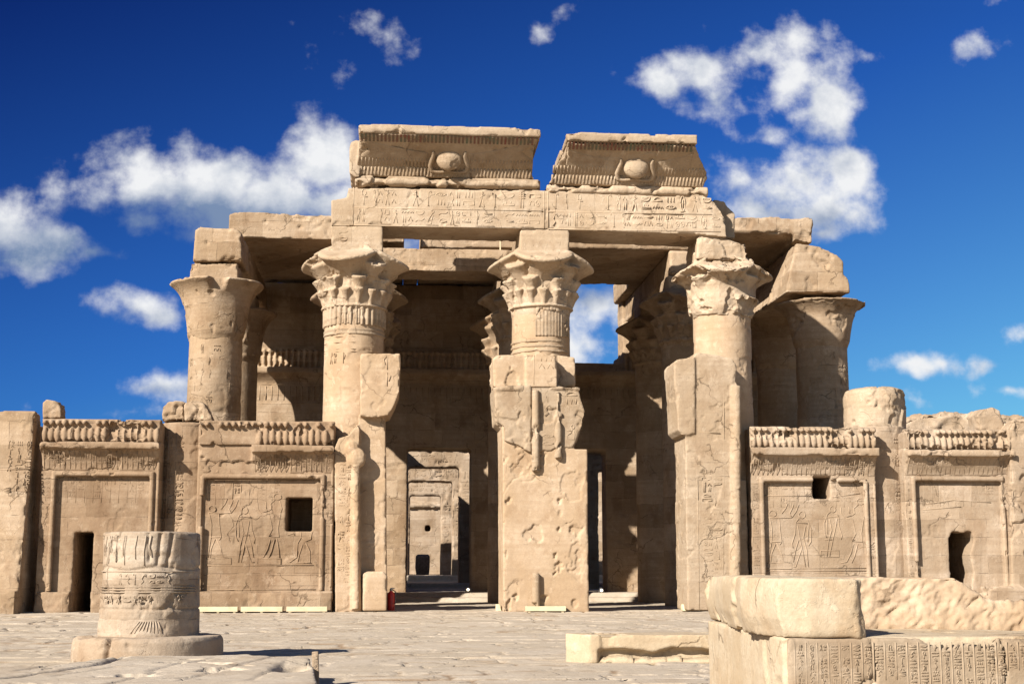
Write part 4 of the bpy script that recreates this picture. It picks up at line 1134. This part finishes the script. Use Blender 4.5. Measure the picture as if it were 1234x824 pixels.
o = stone('jamb_block', s, M_smooth, None, seed=161, wear=.1); props(o, 'rounded stone block at the foot of the broken left jamb', 'stone')

t = thing('door_pillar', (PX(655, -.5, 735), .2, 0), 'thick battered centre pillar between the two front doorways', 'pillar')
YP = -.75
s = S()
s.prism(OUT([(606.5,738),(606,560),(605,512),(640,506),(690,508),(692,541),(708,541),(710,738)], YP), YP, 1.5)
def cutpil(co, no):
    fr = no[:, 1] < -.5
    u = (co[:, 0] - PX(606, YP, 640)) / (PX(710, YP, 640) - PX(606, YP, 640)); z = co[:, 2]
    q = np.stack([co[:, 0], co[:, 2] * .9, co[:, 0] * 0 + 9], 1)
    n1 = fbm(q * 1.3, 4, 201); n2 = fbm(q * 2.4, 4, 202)
    d = -.035 * sstep(.55, .58, n1 + .20 * np.exp(-((u - .78) / .14) ** 2 - ((z - 3.9) / .7) ** 2) - .09)
    d -= .03 * sstep(.55, .58, n2 + .24 * np.exp(-((u - .85) / .09) ** 2 - ((z - 1.7) / 1.0) ** 2) - .12)
    d -= .04 * sstep(.52, .56, n2 + .24 * np.exp(-((u - .25) / .22) ** 2 - ((z - 5.0) / .5) ** 2) - .14)
    d -= .02 * sstep(.53, .56, n1 + .2 * np.exp(-((u - .2) / .2) ** 2 - ((z - .7) / .7) ** 2) - .12)
    cl = np.abs(z - (3.6 + .9 * np.sin(u * 3.4 + .4) + .25 * (fbm(q * 2.0, 4, 203) - .5) * 4))
    d -= .03 * np.exp(-(cl / .03) ** 2) * (u < .75)
    return d * fr
lowp = stone('lower_block', s, M_smooth, t, seed=162, vox=.033, wear=.05, amp=.012, chip=.0, cut=cutpil)
s = S()
s.prism(OUT([(595,466),(640,463),(640,545),(607,530),(607,516),(598,508)], YP - .12), YP - .12, 1.2)
s.prism(OUT([(639,464),(697,466),(700,480),(706,498),(702,512),(693,541),(639,545)], YP - .05), YP - .05, 1.2)
s.prism(OUT([(596,470),(596,465),(630,464),(630,470)], YP - .18), YP - .18, .5); s.prism(OUT([(664,469),(664,465),(699,466),(699,470)], YP - .12), YP - .12, .5)
st = col_text(PX(652,YP,500), PX(668,YP,500), PZ(545,YP,650), PZ(470,YP,650), random.Random(9), 1, .12, .2) + col_text(PX(679,YP,500), PX(698,YP,500), PZ(535,YP,650), PZ(470,YP,650), random.Random(10), 1, .12, .2)
stone('middle_block', s, M_arch, t, seed=163, vox=.035, wear=.08, amp=.02, chip=.05, chipt=.57, rough=.004, extra=[ridges(st, flatY(YP - .05), .020, .012)])
s = S()
s.prism(OUT([(595,466),(594,432),(598,428),(635,427),(635,466)], YP), YP, 1.2)
s.prism(OUT([(634,466),(634,426),(671,426),(671,466)], YP - .1), YP - .1, 1.2)
s.prism(OUT([(671,466),(671,428),(693,430),(694,466)], .15), .15, 1.2)
st = col_text(PX(648,YP,440), PX(668,YP,440), PZ(463,YP,650), PZ(429,YP,650), random.Random(11), 1, .12, 0) + [[P(643, 464, YP), P(643, 428, YP)]]
stone('upper_block', s, M_smooth, t, seed=164, vox=.035, wear=.08, chip=.05, extra=[ridges(st, flatY(YP - .1), .020, .013)])
s = S()
for i_, (px, ya, yb) in enumerate(((645.5, 470, 568), (672.5, 470, 552), (646, 690, 732))):
    s = S(); s.tube([(P(px, q, YP - .1)[0], YP - .1, P(px, q, YP - .1)[1]) for q in np.linspace(ya, yb, 7)], .14, 10)
    stone('torus_moulding', s, M_arch, t, seed=165 + i_ * 300, vox=.035, amp=.02, chip=.10, wear=0, chipt=.54)

s = S()
s.prism(OUT([(829,735),(827,640),(826,520),(826,432),(836,430),(838,424),(868,428),(882,432),(888,438),(889,735)], YP), YP, 1.2)
s.prism(OUT([(812,438),(816,433),(838,430),(838,522),(832,524),(822,524),(817,518),(816,492),(813,470)], YP - .08), YP - .08, 1.0)
s.box(PX(832, YP, 600), PX(905, YP, 600), -.2, 1.3, -.2, PZ(700, 0, 870) + 3.5)
s.tube([(P(887, q, YP)[0], YP - .02, P(887, q, YP)[1]) for q in np.linspace(465, 735, 9)], .17, 10)
st = [[P(x_, y_, YP) for x_, y_ in q] for q in [[(843,520),(868,522)], [(844,572),(880,574)], [(840,560),(843,735)], [(872,470),(872,735)]]]
st += col_text(PX(846,YP,600), PX(858,YP,600), .8, 4.7, random.Random(12), 1, .12, .2) + col_text(PX(859,YP,600), PX(871,YP,600), .8, 4.5, random.Random(13), 1, .12, .25)
o = stone('door_jamb', s, M_arch, None, seed=166, vox=.035, wear=.06, chip=.025, chipt=.57, amp=.015, extra=[ridges(st, flatY(YP), .018, .009)])
props(o, 'right door jamb with long round moulding below the battered capital', 'door jamb', 'jambs of the front doorways')

# ------------------------------------------------------------------ end walls
s = S()
a0, a1, b0, b1 = P(-260, 735, -1.25), P(20, 735, -1.25), P(-260, 497, -.55), P(43, 495, -.55)
s.loft([[(a0[0], -1.25, -.2), (a1[0], -1.25, -.2), (PX(48, .6, 600), .6, -.2), (a0[0], .6, -.2)],
        [(b0[0], -.55, b1[1]), (b1[0], -.55, b1[1]), (PX(50, .6, 500), .6, b1[1]), (b0[0], .6, b1[1])]])
s.box(a0[0], PX(18, -1.3, 735), -1.35, 0, -.2, .7)
yb = lambda v: -1.25 + .70 * v / b1[1]
st = []
for k in range(3): st += col_text(PX(4 + 11 * k, -1, 560), PX(13 + 11 * k, -1, 560), 3.8, 5.6, random.Random(20 + k), 1, .12, .1)
st += [[P(0, 565, -.8), P(36, 565, -.8)]]
o = stone('pylon_wall', s, M_wall, None, seed=170, wear=.12, amp=.02, extra=[ridges(st, lambda u, v, h: (u, yb(v) - h, v), .018, .018)])
props(o, 'battered leaning pylon wall at the left edge', 'wall')
s = S(); s.prism(OUT([(51,504),(51,485),(56,481),(73,484),(74,504)], .2), .2, .9)
o = stone('loose_block', s, M_wall, None, seed=171, wear=.15); props(o, 'small square block standing alone on the left wall top', 'stone')
s = S(); s.prism(OUT([(1220,740),(1218,560),(1214,518),(1222,505),(1290,500),(1520,503),(1520,740)], -.7), -.7, .8); s.box(PX(1190, -.9, 720), PX(1515, -.9, 720), -.9, 0, -.2, PZ(706, -.9, 1210))
o = stone('pylon_wall', s, M_right, None, seed=172, wear=.15, chip=.08); props(o, 'end wall cut off by the right edge of the picture', 'wall')
s = S(); s.prism(OUT([(1180,520),(1178,500),(1184,493),(1196,490),(1204,494),(1212,510),(1212,520)], .0), .0, 1.1)
o = stone('loose_block', s, M_right, None, seed=173, wear=.2, rough=.05); props(o, 'pale boulder on top of the right-hand screen wall', 'stone')
s = S(); s.prism(OUT([(1080,740),(1085,512),(1093,505),(1115,499),(1150,497),(1180,500),(1234,502),(1300,505),(1400,500),(1540,508),(1540,740)], 5.0), 5.0, 9.0)
o = stone('rubble_mound', s, M_rubble, None, vox=.09, seed=174, wear=.3, rough=.25, amp=.1); props(o, 'rough mudbrick ruin showing above the right screen wall', 'ruin')
# ------------------------------------------------------------------ small things at the foot of the front
def board(label, pxa, pxb, py, Y, h=.14, seed=0, group='pale timber boards along the front'):
    x0, x1 = PX(pxa, Y, py), PX(pxb, Y, py)
    s = S(); s.box(x0, x1, Y, Y + .32, .015, .03 + h)
    for q in (.08, .5, .92):
        xx = x0 + (x1 - x0) * q; s.box(xx - .04, xx + .04, Y + .03, Y + .30, -.03, .015)
    o = plain('timber_board', s, M_board); return props(o, label, 'board', group)
board('pale timber board at the foot of the figure wall, nearest the drum', 239, 286, 735, -1.0)
board('pale timber board at the foot of the figure wall, middle of three', 290, 340, 735, -1.0)
board('pale timber board at the foot of the figure wall, nearest the door jamb', 345, 394, 735, -1.0)
board('pale timber board at the foot of the centre pillar', 634, 682, 735, -1.15)
s = S(); s.levels([(-.03, PX(597,.2,733), PX(604,.2,733), -.2, .3), (.22, PX(597,.2,733), PX(602,.2,733), -.1, .3)])
o = stone('white_stone', s, M_board, None, vox=.03, seed=180); props(o, 'small white wedge at the left foot of the centre pillar', 'stone')
s = S(); s.levels([(-.03, PX(822,.0,733), PX(832,.0,733), -.2, .3), (.2, PX(822,.0,733), PX(831,.0,733), -.1, .3)])
o = stone('white_stone', s, M_board, None, vox=.03, seed=181); props(o, 'small pale block at the foot of the right door jamb', 'stone')
# red fire extinguisher beside the jamb block
t = thing('fire_extinguisher', (PX(471, .6, 730), .6, 0), 'red fire extinguisher standing in the shade beside the left jamb block', 'extinguisher')
x, y = PX(471, .6, 730), .6
s = S(); s.lathe(x, y, [(.12, -.03), (.13, .02), (.13, .50), (.11, .58), (.05, .64), (.045, .68)], 24); plain('cylinder', s, M_red, t, True)
s = S(); s.lathe(x, y, [(.05, .66), (.05, .72), (.03, .74)], 12); s.box(x - .02, x + .12, y - .02, y + .02, .73, .76); plain('valve', s, M_metal, t)
s = S(); s.tube([(x + .05, y, .70), (x + .16, y - .02, .62), (x + .16, y - .03, .40), (x + .14, y - .05, .2)], .018, 8); plain('hose', s, M_black, t, True)
# floor spotlights inside the hall (small bright lenses)
M_lens = flat_mat('lamp_lens', (0.9, 0.85, 0.7), 0.2, var=.05, emit=((1.0, 0.86, 0.6), 2.5))
def spot(label, px, py, Y):
    x, z = P(px, py, Y)
    t = thing('floor_spotlight', (x, Y, z - .2), label, 'spotlight', 'floor spotlights in the hall')
    s = S(); s.box(x - .12, x + .12, Y + .05, Y + .15, z - .26, z - .22); s.tube([(x - .1, Y + .1, z - .22), (x - .1, Y + .1, z)], .015, 6); s.tube([(x + .1, Y + .1, z - .22), (x + .1, Y + .1, z)], .015, 6); plain('bracket', s, M_black, t)
    s = S(); s.horn((x, Y + .22, z + .05), (x, Y, z), [(0, .07), (.6, .09), (1, .1)], 16); plain('housing', s, M_black, t)
    s = S(); s.horn((x, Y - .004, z), (x, Y - .02, z), [(0, .055), (1, .05)], 16); plain('lens', s, M_lens, t)
spot('bright floor spotlight in the shade at the right of the lit doorway', 564, 710, 15.9)
spot('bright floor spotlight in the dark right of the centre pillar', 725, 711, 15.9)
# stacked rubble seen through the narrow doorway at the left
s = S(); r = random.Random(31); zz = -.04
while zz < 2.4:
    h = r.uniform(.22, .36); xa = PX(113, .9, 690) + r.uniform(-.06, .04); s.levels([(zz, xa, xa + .55, .75, 1.3), (zz + h - .03, xa + r.uniform(-.03, .06), xa + .55, .78, 1.3)]); zz += h
o = stone('rubble_pile', s, M_arch, None, vox=.04, seed=182, wear=.12, rough=.03); props(o, 'stack of rough stones just inside the narrow left doorway', 'rubble')
s = S(); xq, zq = P(603, 297, 6.3); s.tube([(xq, 6.3, zq - .3), (xq, 6.3, zq + .42)], .03, 8)
o = plain('metal_rod', s, M_board); props(o, 'thin pale rod standing on the cross beam left of the centre capital', 'rod')

# ------------------------------------------------------------------ foreground
# short drum of a court column on its round base
bx, by = -3.86, -25.6
t = thing('broken_column', (bx, by, 0), 'low carved column drum on a round base in the foreground court', 'column stump')
s = S(); s.lathe(bx, by, [(1.16, -.08), (1.17, .05), (1.16, .30), (1.12, .36), (.7, .37)], 64)
def cutb(co, no):
    ang = np.degrees(np.arctan2(co[:, 0] - bx, -(co[:, 1] - by)))
    return -.10 * np.exp(-((ang + 22) / 2.0) ** 2) * (np.hypot(co[:, 0] - bx, co[:, 1] - by) > 1.0)
stone('base', s, M_stub, t, vox=.025, seed=190, amp=.012, chip=.03, wear=.05, cut=cutb)
RS = .77; zt = PZ(641, by, 175)
s = S(); s.lathe(bx, by, [(RS + .02, .33), (RS + .015, .6), (RS, 1.2), (RS - .01, zt - .02), (RS - .05, zt)], 64)
def cutd(co, no):
    ang = np.degrees(np.arctan2(co[:, 0] - bx, -(co[:, 1] - by)))
    z = co[:, 2]; d = np.zeros(len(z))
    side = np.abs(no[:, 2]) < .5
    d -= .035 * np.exp(-((ang - 18 - 6 * (z - 1.7)) / 2.2) ** 2) * (z > 1.45)         # two upright gouges in the top drum
    d -= .040 * np.exp(-((ang - 31 - 10 * (z - 1.7)) / 2.2) ** 2) * (z > 1.42)
    d -= .022 * np.exp(-((ang - 6 + 5 * (z - 1.7)) / 1.8) ** 2) * (z > 1.50)
    d -= .03 * np.exp(-((z - 1.40 - .03 * np.sin(ang * .08)) / .02) ** 2)              # joints between the drums
    d -= .025 * np.exp(-((z - .78) / .015) ** 2)
    p = np.stack([ang * .02, z * 1.0, z * 0 + 3], 1)
    m = sstep(.50, .60, fbm(p * 2.2, 4, 77)) * (z < .95) * (z > .40)                   # flaked patch
    d -= .030 * m
    m2 = sstep(.52, .58, fbm(p * 3.5, 4, 78)) * (z > .8) * (z < 1.15)
    d -= .022 * m2
    return d * side
ex = []
r = random.Random(41); st = row_text(-.42, .50, 1.16, 1.33, r, .8, .06, 0)
for zz in (1.36, 1.12, 1.08, 1.04): st.append([(-1.0 + .1 * k, zz) for k in range(21)])
for k in range(9): st.append([(-.15 + .06 * k, .42), (-.10 + .05 * k, .50), (-.02 + .035 * k, .60)])
for a_, h_ in ((-.80, .3), (-.66, .42), (-.60, .25), (-.47, .4), (-.33, .3), (-.30, .44), (-.12, .35), (.02, .45), (.10, .3)): st.append([(a_, 1.90 - h_), (a_ - .015, 1.90 - h_ * .5), (a_ + .01, 1.91)])
st += row_text(-.8, .9, .88, 1.00, r, 1.4, .2, .4)
stone('drum', s, M_stub, t, vox=.022, seed=191, amp=.008, fine=.004, chip=.02, wear=.04, cut=cutd, extra=[ridges(st, onCyl(bx, by, RS + .002), .011, .0045)])

# flat block lying on the paving in the middle
xl, yf = G(686, 797); xr = xl + 2.75
s = S()
c = [(xl, yf + .45), (xl + .32, yf), (xr, yf - .08), (xr + .05, yf + .95), (xl + .12, yf + 1.0)]
s.prismz(c, -.06, .40)
def cutk(co, no):
    p = np.stack([co[:, 0], co[:, 0] * 0, co[:, 0] * 0], 1)
    prof = .13 + .045 * np.abs(np.sin((co[:, 0] - xl) * 2.3 + .2)) + .16 * (fbm(p * 3, 3, 5) - .5)
    return -.15 * sstep(.02, -.03, co[:, 2] - prof) * (no[:, 1] < -.3) * sstep(.42, .52, co[:, 0] - xl)
o = stone('stone_slab', s, M_fore, None, vox=.025, seed=192, amp=.02, chip=.03, wear=.07, rough=.01, cut=cutk); props(o, 'long low block with an eaten-away lower edge lying on the paving', 'stone slab')

# raised slab platform at the lower left with its broken corner
s = S()
q = [G(-60, 824, .26), G(-60, 806, .26), G(60, 800, .26), G(150, 789, .26), G(300, 786, .26), G(372, 792, .26), G(378, 800, .26), G(386, 835, .26), G(380, 880, .26), G(-120, 880, .26)]
s.prismz(q, -.12, .25)
cr = []
def gl(a, b): x_, y_ = G(a, b, .26); return x_, y_
grooves = [((0, 815), (118, 799)), ((118, 799), (150, 790)), ((180, 806), (260, 790)), ((215, 818), (330, 789)), ((60, 812), (140, 802)), ((300, 818), (345, 795)), ((130, 822), (190, 806)), ((20, 806), (62, 800))]
gs = [(gl(*a), gl(*b)) for a, b in grooves]
def cutp(co, no):
    d = np.zeros(len(co)); nz = .05 * (fbm(co * 3, 3, 8) - .5)
    for i, ((ax, ay), (bx_, by_)) in enumerate(gs):
        vx, vy = bx_ - ax, by_ - ay; l2 = vx * vx + vy * vy
        tt = np.clip(((co[:, 0] - ax) * vx + (co[:, 1] - ay) * vy) / l2, 0, 1)
        dd = np.hypot(co[:, 0] - ax - tt * vx, co[:, 1] - ay - tt * vy) + nz
        d = np.minimum(d, -(.07 if i < 2 else .022) * np.exp(-(dd / (.05 if i < 2 else .035)) ** 2))
    hx, hy = gl(356, 800)
    d -= .30 * np.exp(-((co[:, 0] - hx) / .16) ** 2 - ((co[:, 1] - hy) / .5) ** 2) * (.6 + .8 * fbm(co * 5, 3, 9))
    return d * (no[:, 2] > .4)
o = stone('stone_platform', s, M_pave, None, vox=.03, seed=193, amp=.03, chip=.05, wear=.08, rough=.012, cut=cutp); props(o, 'raised cracked slab platform filling the lower left corner', 'platform')
px0, py0 = G(380, 822, 0)
s = S(); s.levels([(-.1, px0 - .055, px0 + .05, py0 - .05, py0 + .06), (.2, px0 - .05, px0 + .045, py0 - .05, py0 + .06), (.385, px0 - .055, px0 + .035, py0 - .05, py0 + .05)])
o = stone('short_post', s, M_rubble, None, vox=.012, seed=194, amp=.006, fine=.003, chip=.01, wear=.02); props(o, 'short weathered stub post at the broken corner of the slab platform', 'post')

# carved altar-like block at the lower right, upper course broken open
ZL = .80
fx, fy = G(945, 767, ZL); ZT = PZ(696, fy, 950)
t = thing('carved_block', (fx + 1.6, fy + 2.2, 0), 'large cream stone block with columns of hieroglyphs and a broken-open top', 'carved block')
lx, ly = G(852, 746, ZL)
s = S(); s.prismz([(fx, fy + .03), (fx + 4.6, fy + .05), (fx + 4.6, ly), (lx, ly), (fx - .03, fy + .5)], -.1, ZL - .005)
stone('lower_course', s, M_fore, t, vox=.03, seed=205, amp=.012, chip=.03, wear=.04)
s = S(); s.box(fx + .015, fx + 4.6, fy, fy + .10, -.1, ZL - .01)
st = []; r = random.Random(51)
wcol = .103; u = fx + .09
while u < fx + 2.6:
    v0 = .42 if .70 < u - fx < 1.10 else (.50 if u - fx > 1.95 else .05)
    st.append([(u, v0), (u, .3 + v0 * .5), (u, ZL - .05)])
    st += col_text(u + .018, u + wcol - .018, v0, ZL - .07, r, .85, .08, .03)
    u += wcol
def cutf(co, no):
    fr = no[:, 1] < -.5
    d = np.zeros(len(co)); u_ = co[:, 0] - fx; z = co[:, 2]
    for cx_, zlo in ((.815, .34), (2.02, .30)):            # cracks
        d -= .05 * np.exp(-((u_ - cx_ - .012 * np.sin(z * 14)) / .012) ** 2) * (z > zlo) * fr
    d -= .035 * np.exp(-((z - .40 - .05 * np.sin(u_ * 9)) / .014) ** 2) * (u_ > .68) * (u_ < .82) * fr
    d -= .09 * sstep(.0, .05, z - (.70 + .02 * np.sin(u_ * 16))) * sstep(1.26, 1.34, u_) * sstep(1.98, 1.88, u_) * (fr | (no[:, 2] > .5))
    return d
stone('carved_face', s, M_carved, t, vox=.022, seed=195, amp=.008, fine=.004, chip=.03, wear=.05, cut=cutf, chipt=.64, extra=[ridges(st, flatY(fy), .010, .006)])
# plain cement repairs low on the carved face
s = S()
s.prism([(fx + .70, -.05), (fx + .70, .30), (fx + .80, .40), (fx + .95, .38), (fx + 1.2, .26), (fx + 1.35, -.05)], fy - .012, fy + .1)
s.prism([(fx + 1.85, -.05), (fx + 1.9, .26), (fx + 2.1, .32), (fx + 2.4, .42), (fx + 3.0, .45), (fx + 3.0, -.05)], fy - .012, fy + .1)
stone('cement_patch', s, M_pave, t, vox=.02, seed=196, amp=.006, chip=.01, wear=.02)
# upper course: rounded front-left stone, rough broken back stone
def up(px, Y): return PX(px, Y, 730)
xn = up(1040, fy)
s = S()
rg = lambda z, e, li: [(fx - .02 + li, fy + .03 + e, z), (fx + .25, fy - .03 + e, z), (xn - .05, fy - .03 + e, z), (xn + .02, fy + .06 + e, z), (xn - .03, fy + .35, z), (xn + .02, fy + .7, z), (xn - .15, fy + 1.2, z), (xn - .15, ly, z), (lx + li, ly, z), (lx - .03 + li, ly - .7, z), (fx - .14 + li, fy + .9, z)]
s.loft([rg(ZL - .01, .02, .03), rg(ZL + .05, .0, .02), rg(ZL + .11, .0, .0), rg(ZL + .16, .0, -.02), rg(ZL + .36, .0, -.03), rg(ZT - .03, .0, -.01), rg(ZT, .0, .0)])
def cuts(co, no):
    e = sstep(xn - .15, xn - .02, co[:, 0])
    return .12 * e * (fbm(co * 5, 4, 210) - .5)
stone('smooth_stone', s, M_fore, t, vox=.022, seed=197, amp=.016, fine=.005, chip=.04, wear=.04, chipt=.58, rough=.006, cut=cuts)
yb_ = fy + 1.7
s = S()
pts = [(1030,770),(1030,696),(1060,695),(1100,697),(1150,696),(1162,702),(1180,715),(1200,724),(1234,728),(1300,732),(1300,770)]
out = [P(a, b, yb_) for a, b in pts]; s.prism([(a, max(b, ZL - .02)) for a, b in out], yb_, yb_ + 1.4)
def cutr(co, no):
    m = (no[:, 1] < -.2)
    rd = lambda q, o, sd: 1 - np.abs(fbm(q, o, sd) - .5) * 4
    a_ = (co[:, 0] * .80 + co[:, 2] * .60); c_ = (co[:, 2] * .80 - co[:, 0] * .60)
    w = np.stack([a_ * 4.0, c_ * 9.0, co[:, 1] * 0], 1) + .8 * fbm(co * 2.5, 2, 62)[:, None]
    return m * (.25 * (ZT - co[:, 2]) - .05 + .026 * rd(w, 2, 60) + .020 * rd(w * 2.3, 3, 61) + .07 * (fbm(co * 1.4, 3, 64) - .5) * 2 + .45 * sstep(xn + .45, xn - .1, co[:, 0]))
stone('rough_stone', s, M_smooth, t, vox=.018, seed=198, amp=.01, fine=.006, chip=.02, wear=.03, rough=.008, cut=cutr)
